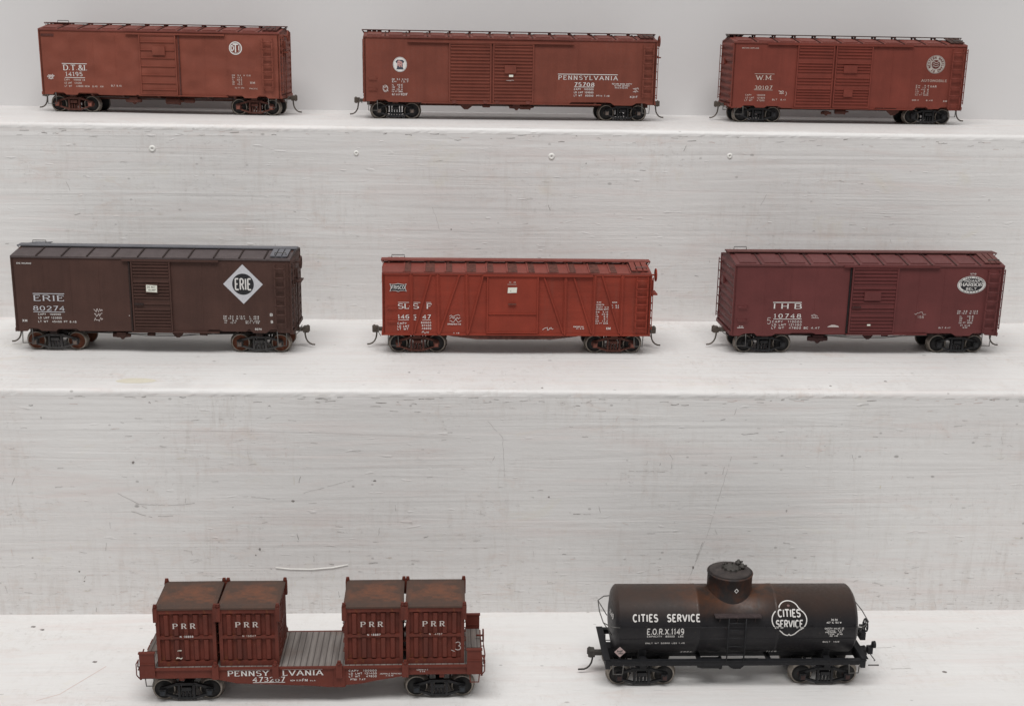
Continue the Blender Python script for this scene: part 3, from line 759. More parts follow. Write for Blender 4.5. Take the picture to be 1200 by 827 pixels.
q = MB(); lines(q, [('EW  9.4  H 13.6', 4.18, 5.25, 2.27, .08), ('EH  13.2', 4.18, 4.75, 2.14, .08), ('IL  40.6', 4.18, 4.75, 2.01, .08), ('IW   9.2', 4.18, 4.75, 1.88, .08), ('IH  10.0', 4.18, 4.75, 1.76, .08), ('CU FT 3712', 4.33, 4.86, 1.56, .07), ('XM', 5.22, 5.5, 1.84, .12), ('PACIFIC', 5.18, 5.65, 1.53, .07)], pl); q.build('data_lettering', MAT['dimwhite'], dti)
q = MB(); cx, cz = 4.44, 3.84
ring(q, cx, cz, .35, .345, .055, pl); text(q, 'D', cx-.27, cz-.13, cx-.10, cz+.13, pl, 'sans', bold=.2); text(q, 'I', cx+.16, cz-.13, cx+.23, cz+.13, pl, 'sans', bold=.2); text(q, 'T', cx-.15, cz-.24, cx+.15, cz+.22, pl, 'sans', bold=.15, h=.009); ring(q, cx, cz, .285, .28, .015, pl)
q.build('emblem', MAT['white'], dti)
q = MB(); scribble(q, -6.66, 1.9, -6.22, 2.17, pl, 3, t_=.05); q.build('chalk_mark', MAT['chalk'], dti)
q = MB(); q.box(-6.85, -6.1, -W-.03, -W, 4.33, 4.47); q.build('small_tack_board', dk, dti)

# ---- long double-door boxcar, top tread middle
c = (.165, .043, .027)
m = paint('brown_oxide', c, dustamt=.35, streak=.35, dust=(.17, .075, .06)); dk = plain('brown_oxide_dark', (.07, .024, .018), .8); rf = paint('brown_oxide_roof', (.145, .040, .030), streak=.3)
sill = [(-8.46, 1.02), (-7.85, 1.02), (-7.65, 1.14), (-7.3, 1.14), (-7.1, 1.00), (-3.6, .98), (3.4, .98), (3.55, 1.10), (5.6, 1.12), (5.85, 1.10), (6.1, .94), (6.95, .94), (7.15, .94), (7.4, 1.08), (7.9, 1.08), (8.1, 1.0), (8.46, 1.0)]
rb = ribset(1.08, 4.28, 17, .055, .30)
prr, W = boxcar(dict(label='long brown double-door boxcar with a white disc emblem, middle of the top tread', loc=(3.21, 34.81, R2), yaw=2.25, L=16.92, ze=4.65, zs=1.01, wz=5.02,
    body=m, roof=rf, roofseam=dk, dark=dk, walk=dk, wire=MAT['wire'], lad=m, under=redtr, sill=sill, seams=[-6.2, -5.0, 2.6, 3.9, 5.2, 6.5], nroof=14, nsad=15, peak=.2,
    doors=[dict(box=(-3.60, -1.17, 1.0, 4.36), ribs=rb, rollers=[-3.3, -1.5], haslatch=False), dict(box=(-1.07, 1.30, 1.0, 4.36), ribs=rb, plates=[(-.40, .27, 2.70, 3.16)], rollers=[-.8, 1.0], haslatch=False)],
    latchmat2=rf, doormat=m, track=(-6.0, 3.6, 4.42, .99, -5.2, 5.3), ladder=(7.72, 8.28, 1.4, 4.45, 7), bwheel=(-.5, 4.6), tx=6.69, nribs=9, grabs=[1.75, 2.35],
    gear=[('queen', -2.6, .92, .9), ('valve', .35, .88, .8), ('cyl', .9, .86, .6), ('tank', -1.4, .9, .4)], truck=(blk, blkw, hubgrey), aw=.95, bearers=(-5, -3.2, -1.2, .8, 3.2, 5)))
q = MB(); text(q, 'PENNSYLVANIA', 2.76, 2.39, 6.23, 2.61, pl, 'roman', .38, bold=.17); text(q, '75708', 3.70, 2.02, 4.87, 2.22, pl, 'roman', .28, bold=.24)
strip(q, [(2.72, 2.695), (6.23, 2.695)], lambda d: .035, pl, .006); strip(q, [(3.69, 1.975), (4.86, 1.975)], lambda d: .03, pl, .006); q.build('lettering', MAT['white'], prr)
q = MB(); lines(q, [('CAPY  100000', 3.69, 4.83, 1.80, .09), ('LD LMT 109000', 3.69, 4.83, 1.62, .09), ('LT WT  60000', 3.69, 4.83, 1.44, .09), ('PT14 7.48', 5.02, 5.78, 1.44, .08), ('RETURN WHEN EMPTY', 5.92, 7.09, 2.14, .07), ('TO PRR DETROIT', 6.05, 6.95, 2.03, .07), ('MICHIGAN', 6.1, 6.85, 1.92, .07), ('X31F', 7.0, 7.45, 1.39, .10)], pl)
lines(q, [('EW  9.3  H 14.2', -6.88, -5.95, 2.24, .08), ('EH  13.7', -6.88, -5.95, 2.11, .08), ('IL  40.6', -6.88, -6.28, 1.92, .08), ('IW  9.2', -6.88, -6.28, 1.79, .08), ('IH 10.4', -6.88, -6.28, 1.66, .08), ('CU FT 3850', -6.88, -6.28, 1.55, .07), ('BLT 6.37', -6.88, -6.42, 1.38, .08), ('X31F', -6.36, -6.0, 1.37, .12)], pl); q.build('data_lettering', MAT['white'], prr)
q = MB(); cx, cz = -6.42, 3.11; disc(q, cx, cz, .40, .42, pl, .005, 0); ks = [(-.26, .25), (.26, .25), (.22, .04), (.10, -.02), (.17, -.30), (-.17, -.30), (-.10, -.02), (-.22, .04)]
ks = [(-.15, .26), (.15, .26), (.25, .17), (.20, .08), (.155, .06), (.17, -.18), (.21, -.28), (-.21, -.28), (-.17, -.18), (-.155, .06), (-.20, .08), (-.25, .17)]
poly(q, [(cx+a, cz+b) for a, b in ks], pl, .009, 1)
text(q, 'P', cx-.13, cz-.10, cx+.02, cz+.18, pl, 'sans', m=2, h=.013, bold=.22); text(q, 'R', cx-.03, cz-.14, cx+.13, cz+.14, pl, 'sans', m=2, h=.016, bold=.22)
ring(q, cx, cz, .37, .39, .012, pl, .008, 1)
q.build('emblem', [MAT['white'], MAT['bluegrey'], MAT['pink']], prr)
q = MB(); scribble(q, -7.43, 1.57, -7.1, 1.94, pl, 5, t_=.03, loops=2); ring(q, -7.26, 1.75, .14, .19, .025, pl, .01); scribble(q, 7.13, 1.7, 7.5, 1.98, pl, 9, t_=.03, loops=2); q.build('chalk_mark', MAT['chalk'], prr)
q = MB(); q.box(-.14, .10, -W-.18, -W-.1, 2.50, 2.62); q.build('route_card', MAT['paper'], prr)
q = MB(); scribble(q, -.35, 2.27, .15, 2.33, flat(-W-.125), 9, t_=.02, loops=1); q.build('chalk_mark', MAT['chalk'], prr)

# ---- double-door boxcar, top tread right
c = (.168, .035, .023)
m = paint('deep_red_oxide', c, dustamt=.2, streak=.3, dust=(.2, .06, .045)); dk = plain('deep_red_dark', (.065, .02, .016), .8); rf = paint('deep_red_roof', (.165, .040, .030), streak=.3)
sill = [(-6.95, .86), (-6.35, .88), (-6.2, 1.02), (-5.6, 1.02), (-5.45, .90), (-4.95, .90), (-4.8, 1.0), (-4.1, 1.0), (-3.9, .90), (1.6, .90), (1.75, .98), (3.0, .98), (3.2, .88), (4.1, .90), (4.25, 1.08), (4.85, 1.08), (5.0, .96), (5.6, .96), (5.75, 1.09), (6.1, 1.09), (6.25, .88), (6.95, .88)]
rb = [(z, .055, .055) for z in (4.40, 4.22, 4.04, 3.86, 3.52, 3.36, 3.20, 3.02, 2.68, 2.50, 2.32, 2.02, 1.86, 1.70, 1.54, 1.36, 1.18)]
wm, W = boxcar(dict(label='red double-door boxcar with a white circular seal, rightmost on the top tread', loc=(23.34, 35.64, R2), yaw=.3, L=13.89, ze=4.66, zs=.95, wz=5.10,
    body=m, roof=rf, roofseam=dk, dark=dk, walk=plain('walk_dark_brown', (.055, .03, .024), .8), wire=MAT['wire'], lad=m, under=redtr, sill=sill, seams=[-5.3, -4.1, 2.6, 3.8, 5.0], nroof=11, nsad=12, ribdepth=.12, nribs=9,
    doors=[dict(box=(-3.18, -.98, .96, 4.56), ribs=rb, haslatch=False), dict(box=(-.88, 1.32, .96, 4.56), ribs=rb, plates=[(-.38, .43, 3.0, 3.43), (-.28, .26, 1.60, 2.02)], haslatch=False)],
    doormat=m, track=(-5.0, 3.7, 4.60, .93, -3.3, 4.0), ladder=(6.12, 6.78, 1.0, 4.5, 7), tx=5.2, aw=.95,
    gear=[('valve', -1.1, .72, .6), ('cyl', -.2, .80, .6), ('queen', 2.9, .84, .8)], truck=(blk, blkw, blk), bearers=(-4, -2.4, -.6, .6, 2.4, 4)))
q = MB(); text(q, 'W.', -5.54, 2.52, -5.06, 2.77, pl, 'roman', .05, bold=.17); text(q, 'M.', -4.98, 2.52, -4.56, 2.77, pl, 'roman', .05, bold=.17); text(q, '30107', -5.61, 1.98, -4.56, 2.17, pl, 'roman', .25, bold=.22)
strip(q, [(-5.66, 2.86), (-4.47, 2.86)], lambda d: .022, pl, .006); strip(q, [(-5.64, 1.93), (-4.51, 1.93)], lambda d: .022, pl, .006); text(q, 'AUTOMOBILE', 4.41, 2.55, 5.94, 2.68, pl, 'roman', .3, bold=.18); q.build('lettering', decal('aged_lettering', (.50, .43, .38), .5), wm)
q = MB(); lines(q, [('CAPY    100000', -6.12, -4.95, 1.59, .08), ('LD LMT  121800', -6.12, -4.95, 1.43, .08), ('LT WT   47200', -6.16, -4.97, 1.28, .08), ('BLT  8.41', -4.5, -3.68, 1.34, .08), ('WESTERN MARYLAND', -6.5, -5.5, 4.30, .06)], pl)
lines(q, [('EW  9.8', 4.1, 4.9, 2.28, .07), ('EH 14.1', 4.1, 4.9, 2.17, .07), ('IL 40.6', 4.1, 4.9, 2.06, .07), ('IW  9.2', 4.1, 4.9, 1.95, .07), ('IH 10.6', 4.1, 4.9, 1.84, .07), ('CU FT 3898', 4.1, 4.9, 1.74, .06), ('XAR', 4.97, 5.35, 2.22, .11), ('DOOR 12', 3.95, 4.35, 1.43, .07), ('8.48', 4.8, 5.2, 1.43, .07), ('XM', 5.84, 6.08, 1.38, .10)], pl); q.build('data_lettering', MAT['dimwhite'], wm)
q = MB(); cx, cz = 5.18, 3.56; disc(q, cx, cz, .56, .53, pl, .005, 0); disc(q, cx, cz, .26, .255, pl, .009, 1)
ring(q, cx, cz, .53, .50, .015, pl, .008, 1)
for i, ch in enumerate('WESTERN MARYLAND RY '):
    a = math.radians(205-i*360/20)
    if ch == ' ': continue
    px_, pz_ = cx+.41*math.cos(a), cz+.39*math.sin(a); ca, sa = math.cos(a-math.pi/2), math.sin(a-math.pi/2)
    rot = (lambda px_, pz_, ca, sa: (lambda x, z, h: (px_+x*ca-z*sa, -W-h-.009, pz_+x*sa+z*ca)))(px_, pz_, ca, sa)
    text(q, ch, -.045, -.07, .045, .07, rot, 'sans', m=1, h=.009, bold=.2)
for k in (-.11, 0.01, .13): strip(q, [(cx-.2+i*.05, cz+k+.03*math.sin(i*1.1)) for i in range(9)], lambda d: .035, pl, .013, 0)
q.build('emblem', [decal('seal_grey', (.40, .36, .33), .4), plain('seal_red', (.10, .02, .015), .6)], wm)
q = MB(); scribble(q, -4.14, 1.7, -3.8, 1.9, pl, 15, t_=.035, loops=2); mark(q, [(-3.72, 1.85), (-3.66, 1.75), (-3.72, 1.6)], .025, pl, 0); q.build('chalk_mark', MAT['dimwhite'], wm)

# ---- dark brown boxcar with diamond, middle tread left
c = (.066, .031, .024)
m = paint('dark_brown_weathered', c, dustamt=.35, streak=.4, dust=(.085, .045, .034)); dk = plain('near_black_brown', (.028, .017, .015), .8)
rf = paint('sooty_grey_roof', (.085, .066, .066), dust=(.13, .12, .13), dustamt=.5, streak=.5)
wk = paint('grey_wood_walk', (.14, .14, .155), dust=(.19, .19, .21), dustamt=.5, streak=.4)
sill = [(-6.75, 1.08), (-6.25, 1.10), (-6.1, 1.26), (-5.75, 1.26), (-5.55, 1.12), (-4.85, 1.12), (-4.7, 1.25), (-3.85, 1.26), (-3.7, 1.14), (1.7, 1.18), (2.6, 1.20), (2.7, 1.28), (3.2, 1.28), (3.35, 1.20), (4.5, 1.20), (4.62, 1.32), (4.7, 1.32), (4.85, 1.14), (5.5, 1.14), (5.7, 1.32), (6.0, 1.32), (6.1, 1.16), (6.75, 1.16)]
rb = [(z, .058, .055) for z in (4.58, 4.42, 4.26, 4.10, 3.94, 3.66, 3.50, 3.34, 3.18, 3.02, 2.86, 2.56, 2.28, 2.12, 1.96, 1.80, 1.64, 1.48, 1.32)]
erie, W = boxcar(dict(label='dark brown boxcar with a silver diamond emblem, leftmost on the middle tread', loc=(-14.72, 21.56, R1), yaw=-1.44, L=13.5, ze=4.85, zs=1.12, wz=5.17,
    body=m, roof=rf, roofseam=dk, dark=dk, walk=wk, wire=MAT['wire'], lad=m, under=dk, sill=sill, seams=[-5.3, -4.0, -2.6, 2.4, 3.7, 5.0], nroof=11, nsad=12, peak=.22, roofstyle='seam',
    doors=[dict(box=(-.98, .93, 1.2, 4.72), ribs=rb, plates=[(-.30, .32, 3.12, 3.60)])], latchmat=dk,
    doormat=m, gapline=(-1.07, 1.18, 4.75), track=(-1.4, 3.3, 4.75, 1.18, -1.1, 3.2), ladder=(6.02, 6.50, 1.4, 4.65, 7), bwheel=(-.4, 4.5), tx=5.08, aw=1.0,
    gear=[('valve', -1.72, .98, .85), ('queen', 1.1, 1.05, .5), ('tank', -.3, 1.0, .35), ('cyl', 2.3, 1.05, .35)], gearmat=plain('grimy_brown', (.07, .035, .028), .85), truck=(greytr, rustw, hubgrey), bearers=(-4, -2.4, -.6, .6, 2.4, 4)))
q = MB(); text(q, 'ERIE', -5.82, 2.65, -4.34, 2.92, pl, 'roman', .2, bold=.24); text(q, '80274', -5.87, 2.16, -4.34, 2.38, pl, 'roman', .22, bold=.24)
strip(q, [(-5.84, 3.005), (-4.31, 3.005)], lambda d: .035, pl, .006); strip(q, [(-5.88, 2.09), (-4.34, 2.09)], lambda d: .03, pl, .006); q.build('lettering', MAT['silver'], erie)
q = MB(); lines(q, [('CAPY  100000', -5.66, -4.55, 1.93, .085), ('LD LMT 123600', -5.66, -4.52, 1.75, .085), ('LT WT  45400 PT 8.48', -5.68, -3.82, 1.56, .085), ('XM', -6.45, -6.22, 1.58, .12), ('ERIE RAILROAD', -6.50, -5.80, 4.47, .07)], pl)
lines(q, [('EW  9.4  H 13.11   L  40.8', 3.42, 5.15, 1.94, .07), ('EH 13.2  W 10.4   IL 40.6', 3.42, 5.15, 1.83, .07), ('IW   9.2', 3.45, 4.05, 1.72, .07), ('CU FT 3900', 4.5, 5.2, 1.71, .06), ('IH  10.4', 3.45, 4.0, 1.62, .06), ('BLT 7.46', 4.5, 5.15, 1.62, .06), ('REPK', 4.95, 5.28, 1.29, .09), ('B', 5.74, 5.84, 1.66, .12), ('B', 5.70, 5.84, 2.02, .12)], pl); q.build('data_lettering', MAT['white'], erie)
q = MB(); cx, cz = 4.44, 3.60; poly(q, [(cx-.97, cz), (cx, cz-.99), (cx+.97, cz), (cx, cz+.99)], pl, .005, 0); disc(q, cx, cz, .53, .53, pl, .009, 1)
text(q, 'ERIE', cx-.39, cz-.27, cx+.39, cz+.27, pl, 'sans', .22, 2, .013, .12); q.build('emblem', [MAT['silver'], MAT['black'], MAT['white']], erie)
q = MB(); scribble(q, -2.96, 1.62, -2.46, 2.3, pl, 21, t_=.03, loops=3); mark(q, [(-1.22, 1.95), (-1.18, 1.95)], .05, pl, 0); q.build('chalk_mark', MAT['chalk'], erie)
q = MB(); pp = flat(-W-.165); poly(q, [(-.26, 3.2), (.27, 3.17), (.28, 3.52), (-.25, 3.55)], pp, .004, 0); lines(q, [('DO NOT', -.20, .20, 3.39, .09), ('HUMP', -.15, .20, 3.24, .09)], lambda a, b, h: (a, -W-.172-h, b), m=1); q.build('route_card', [MAT['paper'], MAT['ink']], erie)

# ---- outside-braced wooden boxcar, middle tread middle
c = (.235, .034, .018)
t = NT('bright_oxide_boards'); n1 = t.noise(t.mapped((.55, .55, .8)), 1, 3, .55); n2 = t.noise(t.mapped((.5, .5, 5)), 1, 3, .6); n3 = t.noise(t.mapped((3, 3, .4)), 1, 4, .6)
gw = t.n("ShaderNodeTexWave"); gw.wave_type = 'BANDS'; gw.bands_direction = 'Z'; t.l(t.mapped((1, 1, 1.05)), gw.inputs[0]); gw.inputs['Scale'].default_value = 1.0
col = t.mix(t.ramp(n1, .35, .68), sc3(c, .85), sc3(c, 1.12)); col = t.mix(t.ramp(n2, .4, .75, 0, .35), col, sc3(c, .65)); col = t.mix(t.ramp(n3, .5, .75, 0, .3), col, (.16, .05, .035))
m = t.done(col, .62, t.bump(t.ramp(gw.outputs['Fac'], 0, .12), .12, .02))
m2 = paint('bright_oxide_steel', c, dustamt=.15, streak=.25, dust=(.27, .06, .035)); dk = plain('bright_oxide_grime', (.105, .036, .027), .8, var=.4)
rf = paint('bright_oxide_roof', (.20, .046, .034), streak=.4, dust=(.13, .09, .08), dustamt=.5)
sill = [(-6.65, 1.08), (-3.2, 1.06), (3.2, 1.08), (6.65, 1.09)]
slsf, W = boxcar(dict(label='bright red boxcar with diagonal outside braces and a plain door, middle of the middle tread', loc=(3.16, 21.57, R1), yaw=.3, L=13.31, ze=4.24, zs=1.06, wz=4.62,
    body=m, roof=rf, roofseam=rf, dark=dk, walk=rf, wire=MAT['wire'], lad=m2, under=redtr, sill=sill, seams=[], nroof=13, nsad=14, roofstyle='patch', peak=.2, ribs=False,
    doors=[dict(box=(-1.52, 1.05, 1.17, 4.14), ribs=[(2.16, .035, .05)], plates=[], haslatch=True, latch=[(-.45, -.05, 2.66, 2.72)])], doormat=m2, latchmat=dk,
    track=(-1.7, 3.75, 4.14, 1.13, -1.5, 1.1), ladder=(5.95, 6.50, 1.3, 4.1, 7), bwheel=(-.9, 4.05), tx=4.98, aw=.95, grabs=[1.82, 2.51],
    gear=[], truck=(redtr, blkw, rusthub), bearers=(-4, -2.4, -.6, .6, 2.4, 4)))
pls = flat(-W-.025)
q = MB()
for side in (-1, 1):
    sg = -side
    y0, y1 = (-W-.085, -W+.005) if side < 0 else (W-.005, W+.085)
    posts = [(-5.28, -5.22), (-3.97, -3.90), (-2.54, -2.46), (2.40, 2.41), (3.86, 3.84), (5.24, 5.25)]
    diag = [((-4.30, 4.15), (-5.14, 1.14)), ((-2.88, 4.15), (-3.87, 1.14)), ((-1.70, 4.15), (-2.43, 1.15)), ((1.28, 4.15), (2.34, 1.17)), ((2.77, 4.15), (3.76, 1.18)), ((4.21, 4.17), (5.18, 1.19))]
    for a, b in posts: q.bar((sg*a, 4.17), (sg*b, 1.10), .075, y0, y1); q.bar((sg*a, 4.17), (sg*b, 1.10), .19, y0+.04 if side < 0 else y0, y1 if side < 0 else y1-.06)
    for a, b in diag: q.bar((sg*a[0], a[1]), (sg*b[0], b[1]), .065, y0+.004, y1-.004); q.bar((sg*a[0], a[1]), (sg*b[0], b[1]), .15, y0+.064 if side < 0 else y0, y1 if side < 0 else y1-.064)
    q.box(-6.62, 6.62, min(y0, y1)+(.04 if side < 0 else 0), max(y0, y1)-(.04 if side > 0 else 0), 1.05, 1.15); q.box(-6.62, 6.62, min(y0, y1)+(.04 if side < 0 else 0), max(y0, y1)-(.04 if side > 0 else 0), 4.12, 4.22)
q.build('outside_brace', m2, slsf)
q = MB(); q.prism([(-3.5, 1.06), (-3.3, .98), (-1.99, .81), (1.8, .82), (3.0, .98), (3.2, 1.06)], -.75, -.55); q.prism([(-3.5, 1.06), (-3.3, .98), (-1.99, .81), (1.8, .82), (3.0, .98), (3.2, 1.06)], .55, .75)
q.prism([(-3.5, 1.06), (-3.3, 1.0), (-1.99, .84), (1.8, .85), (3.0, 1.0), (3.2, 1.06)], -1.60, -1.52); q.build('fishbelly_sill', redtr, slsf)
q = MB(); hz = .02
for s_, a, b, za, zb in (('S', -5.92, -5.66, 2.42, 2.66), ('L', -5.60, -5.38, 2.42, 2.66), ('S', -5.19, -4.90, 2.42, 2.66), ('F', -4.50, -4.26, 2.42, 2.66), ('146', -5.93, -5.38, 1.91, 2.10), ('6', -5.20, -5.03, 1.91, 2.10), ('47', -4.70, -4.31, 1.91, 2.10)):
    text(q, s_, a, za, b, zb, pls, 'roman', .22, bold=.24)
for a, b, z in ((-5.92, -5.38, 2.73), (-5.19, -4.82, 2.73), (-4.52, -4.28, 2.73), (-5.92, -5.38, 1.84), (-5.20, -5.02, 1.84), (-4.72, -4.30, 1.84)): strip(q, [(a, z), (b, z)], lambda d: .022, pls, .006)
strip(q, [(-5.33, 2.54), (-5.36, 2.54)], lambda d: .04, pls, .006); q.build('lettering', MAT['white'], slsf)
q = MB(); lines(q, [('CAPY', -5.95, -5.5, 1.62, .09), ('LD LMT', -5.95, -5.37, 1.47, .09), ('LT WT', -5.95, -5.42, 1.33, .09), ('80000', -4.78, -4.28, 1.66, .085), ('87400', -4.74, -4.28, 1.51, .085), ('48600', -4.74, -4.28, 1.36, .085), ('4.48', -3.18, -2.88, 1.11, .09), ('SPRINGFIELD 6.40', -3.46, -2.80, 1.60, .07)], pls)
lines(q, [('XM', 3.98, 4.2, 2.76, .07), ('LENGTH', 3.96, 4.35, 2.63, .07), ('HEIGHT 13.10', 3.96, 4.58, 2.51, .06), ('EXTREME WIDTH', 3.96, 4.58, 2.40, .06), ('EW  9.10', 3.96, 4.56, 2.26, .07), ('IL  40.6', 3.96, 4.56, 2.14, .07), ('IW   8.6', 3.96, 4.56, 2.02, .07), ('IH   9.1', 3.96, 4.56, 1.90, .07), ('EH  13.2', 3.96, 4.56, 1.79, .07), ('CU FT 3098', 3.96, 4.58, 1.68, .06), ('DOOR', 4.76, 5.0, 2.76, .06), ('H  8.4', 4.74, 5.1, 2.60, .07), ('W  6.0', 4.74, 5.1, 2.49, .07), ('XM', 4.50, 4.72, 1.39, .12), ('REWEIGHED 8.46', 2.85, 3.35, 1.50, .06), ('PT. 8.46', 3.0, 3.38, 1.40, .06)], pls); q.build('data_lettering', MAT['white'], slsf)
q = MB(); scribble(q, -3.42, 1.72, -2.76, 2.16, pls, 31, t_=.028, loops=3); scribble(q, -4.78, 1.12, -4.36, 1.27, pls, 33, t_=.03, loops=1); scribble(q, 1.25, 1.34, 1.85, 1.5, pls, 35, t_=.03, loops=1); scribble(q, 4.28, 1.09, 4.72, 1.15, pls, 36, t_=.02, loops=1); q.build('chalk_mark', MAT['chalk'], slsf)
q = MB(); cx, cz = -5.91, 3.48
sh = lambda k, j: [(cx+a*k, cz+b*j) for a, b in ((-.40, .19), (-.30, .15), (-.13, .17), (0, .20), (.13, .17), (.30, .15), (.40, .19), (.34, .0), (.40, -.19), (.28, -.15), (.12, -.16), (0, -.20), (-.12, -.16), (-.28, -.15), (-.40, -.19), (-.34, 0))]
def fan(q, pts, pl_, h, m):
    q.add([pl_(cx, cz, h)]+[pl_(a, b, h) for a, b in pts], [(0, i+1, (i+1) % len(pts)+1) for i in range(len(pts))], m)
fan(q, sh(1.04, 1.06), pls, .005, 0); fan(q, sh(.96, .92), pls, .009, 1); text(q, 'FRISCO', cx-.32, cz-.07, cx+.32, cz+.09, pls, 'sans', .16, 0, .013, .15)
q.build('emblem', [MAT['white'], MAT['black']], slsf)
q = MB(); pp = flat(-W-.07); poly(q, [(-.49, 3.24), (-.04, 3.26), (-.02, 3.53), (-.47, 3.52)], pp, .006, 0); lines(q, [('DO', -.38, -.15, 3.43, .06), ('NOT', -.40, -.12, 3.30, .09)], lambda a, b, h: (a, -W-.078-h, b), m=1, bold=.22); q.build('route_card', [MAT['paper'], MAT['ink']], slsf)
q = MB(); strip(q, [(-.50, 3.68), (-.06, 3.68)], lambda d: .02, flat(-W-.07), .006); lines(q, [('AA', -.42, -.32, 3.76, .06), ('AB', -.2, -.1, 3.76, .06)], flat(-W-.07)); q.build('lettering', MAT['dimwhite'], slsf)

# ---- maroon boxcar with oval emblem, middle tread right
c = (.120, .031, .030)
m = paint('maroon_clean', c, dustamt=.15, streak=.15, dust=(.15, .04, .036), rough=.55); dk = plain('maroon_dark', (.045, .016, .015), .8); rf = paint('maroon_roof', (.125, .040, .039), streak=.25, dust=(.2, .09, .085))
rs = plain('maroon_seam', (.07, .03, .028), .8)
sill = [(-6.89, 1.03), (-6.5, 1.03), (-6.3, 1.14), (-5.95, 1.17), (-5.75, 1.17), (-5.6, 1.03), (-4.85, 1.03), (-4.65, 1.14), (-3.9, 1.14), (-3.8, 1.2), (-2.8, 1.22), (-2.55, 1.12), (1.5, 1.14), (3.1, 1.22), (3.4, 1.20), (4.5, 1.20), (4.75, 1.05), (5.5, 1.05), (5.65, 1.20), (6.2, 1.22), (6.3, 1.10), (6.89, 1.06)]
rb = [(z, .055, .055) for z in (4.52, 4.34, 4.16, 3.98, 3.80, 3.52, 3.34, 3.16, 2.98, 2.80, 2.52, 2.34, 2.08, 1.90, 1.72, 1.54, 1.36)]
ihb, W = boxcar(dict(label='maroon boxcar with a white-rimmed oval emblem, rightmost on the middle tread', loc=(21.0, 21.95, R1), yaw=.86, L=13.78, ze=4.70, zs=1.08, wz=5.14,
    body=m, roof=rf, roofseam=rs, dark=dk, walk=paint('maroon_walk', (.12, .04, .036)), wire=MAT['wire'], lad=m, under=dk, sill=sill, seams=[-5.3, -4.0, -2.7, 2.6, 3.9], nroof=11, nsad=12, peak=.30, ribdepth=.09, nribs=9,
    doors=[dict(box=(-.93, 1.45, 1.2, 4.66), ribs=rb, plates=[(-.25, .60, 2.92, 3.37)])], latchmat=dk, doormat=m, gapline=(-1.0, 1.2, 4.6), gapdark=True,
    track=(-1.4, 3.55, 4.67, 1.16, -1.0, 3.2), ladder=(6.10, 6.68, 1.25, 4.55, 7), tx=5.09, aw=.97, grabs=[1.90, 2.58], endmark=[('IHB', -.1, 4.38, .55, 4.52), ('10748', -.05, 4.06, .6, 4.18)],
    gear=[('valve', -2.35, .92, 1.0), ('queen', .2, 1.05, .5), ('cyl', 1.2, 1.08, .3)], truck=(blk, blkw, blk), bearers=(-4, -2.4, -.6, .6, 2.4, 4)))
q = MB(); text(q, 'IHB', -4.85, 2.46, -3.41, 2.71, pl, 'roman', .55, bold=.26); text(q, '10748', -4.79, 1.98, -3.40, 2.18, pl, 'roman', .35, bold=.24)
strip(q, [(-4.88, 2.78), (-3.41, 2.78)], lambda d: .04, pl, .006); strip(q, [(-4.81, 1.915), (-3.35, 1.915)], lambda d: .03, pl, .006); q.build('lettering', MAT['white'], ihb)
q = MB(); lines(q, [('CAPY  110000', -4.86, -3.34, 1.73, .09), ('LD LMT 121400', -4.86, -3.34, 1.57, .09), ('LT WT  47600 BC 4.47', -4.88, -2.40, 1.41, .09), ('XM', -6.56, -6.35, 1.50, .06)], pl); strip(q, [(-6.64, 1.46), (-6.30, 1.46)], lambda d: .03, pl, .006)
lines(q, [('10748', 5.17, 5.47, 4.26, .07), ('EW  9.8  H 13.8', 4.72, 5.78, 2.32, .07), ('EH 13.2  W 10.4', 4.72, 5.78, 2.21, .07), ('IL   40.6', 4.86, 5.58, 2.05, .07), ('IW    9.2', 4.86, 5.58, 1.94, .07), ('IH   10.4', 4.86, 5.58, 1.83, .07), ('CU FT 3900', 4.86, 5.55, 1.71, .07), ('PT 10.46', 4.95, 5.45, 1.57, .06), ('XM', 5.08, 5.32, 1.46, .07), ('BLT 6.47', 3.82, 4.43, 1.45, .06)], pl); q.build('data_lettering', MAT['white'], ihb)
q = MB(); cx, cz = 5.30, 3.73; disc(q, cx, cz, .74, .455, pl, .005, 0); disc(q, cx, cz, .60, .335, pl, .009, 1); ring(q, cx, cz, .70, .425, .014, pl, .009, 1)
text(q, 'INDIANA', cx-.40, cz+.15, cx+.40, cz+.26, pl, 'sans', .2, 0, .013, .2); text(q, 'HARBOR', cx-.57, cz-.07, cx+.57, cz+.10, pl, 'roman', .15, 0, .013, .26); text(q, 'BELT', cx-.27, cz-.27, cx+.27, cz-.15, pl, 'sans', .2, 0, .013, .2)
for i, ch in enumerate('NEW YORK CENTRAL'):
    a = math.radians(160-i*140/15)
    if ch == ' ': continue
    px_, pz_ = cx+.65*math.cos(a), cz+.38*math.sin(a)
    text(q, ch, px_-.025, pz_-.03, px_+.025, pz_+.03, pl, 'sans', m=1, h=.012, bold=.2)
for i, ch in enumerate('SYSTEM'):
    a = math.radians(235+i*70/5); px_, pz_ = cx+.65*math.cos(a), cz+.38*math.sin(a)
    text(q, ch, px_-.025, pz_-.03, px_+.025, pz_+.03, pl, 'sans', m=1, h=.012, bold=.2)
q.build('emblem', [MAT['white'], MAT['black']], ihb)
q = MB(); scribble(q, -2.92, 1.95, -2.45, 2.16, pl, 41, t_=.025, loops=2); text(q, '5', -5.13, 1.66, -4.93, 1.98, pl, 'sans', bold=.08)
scribble(q, 2.42, 2.15, 3.22, 2.32, pl, 43, t_=.02, loops=1); text(q, '158', 2.66, 1.98, 2.98, 2.10, pl, 'sans', bold=.12)
poly(q, [(-2.0, 1.50), (-1.38, 1.50), (-1.42, 1.56), (-1.62, 1.62), (-1.78, 1.62), (-1.92, 1.56)], pl, .006, 0); q.build('chalk_mark', MAT['chalk'], ihb)
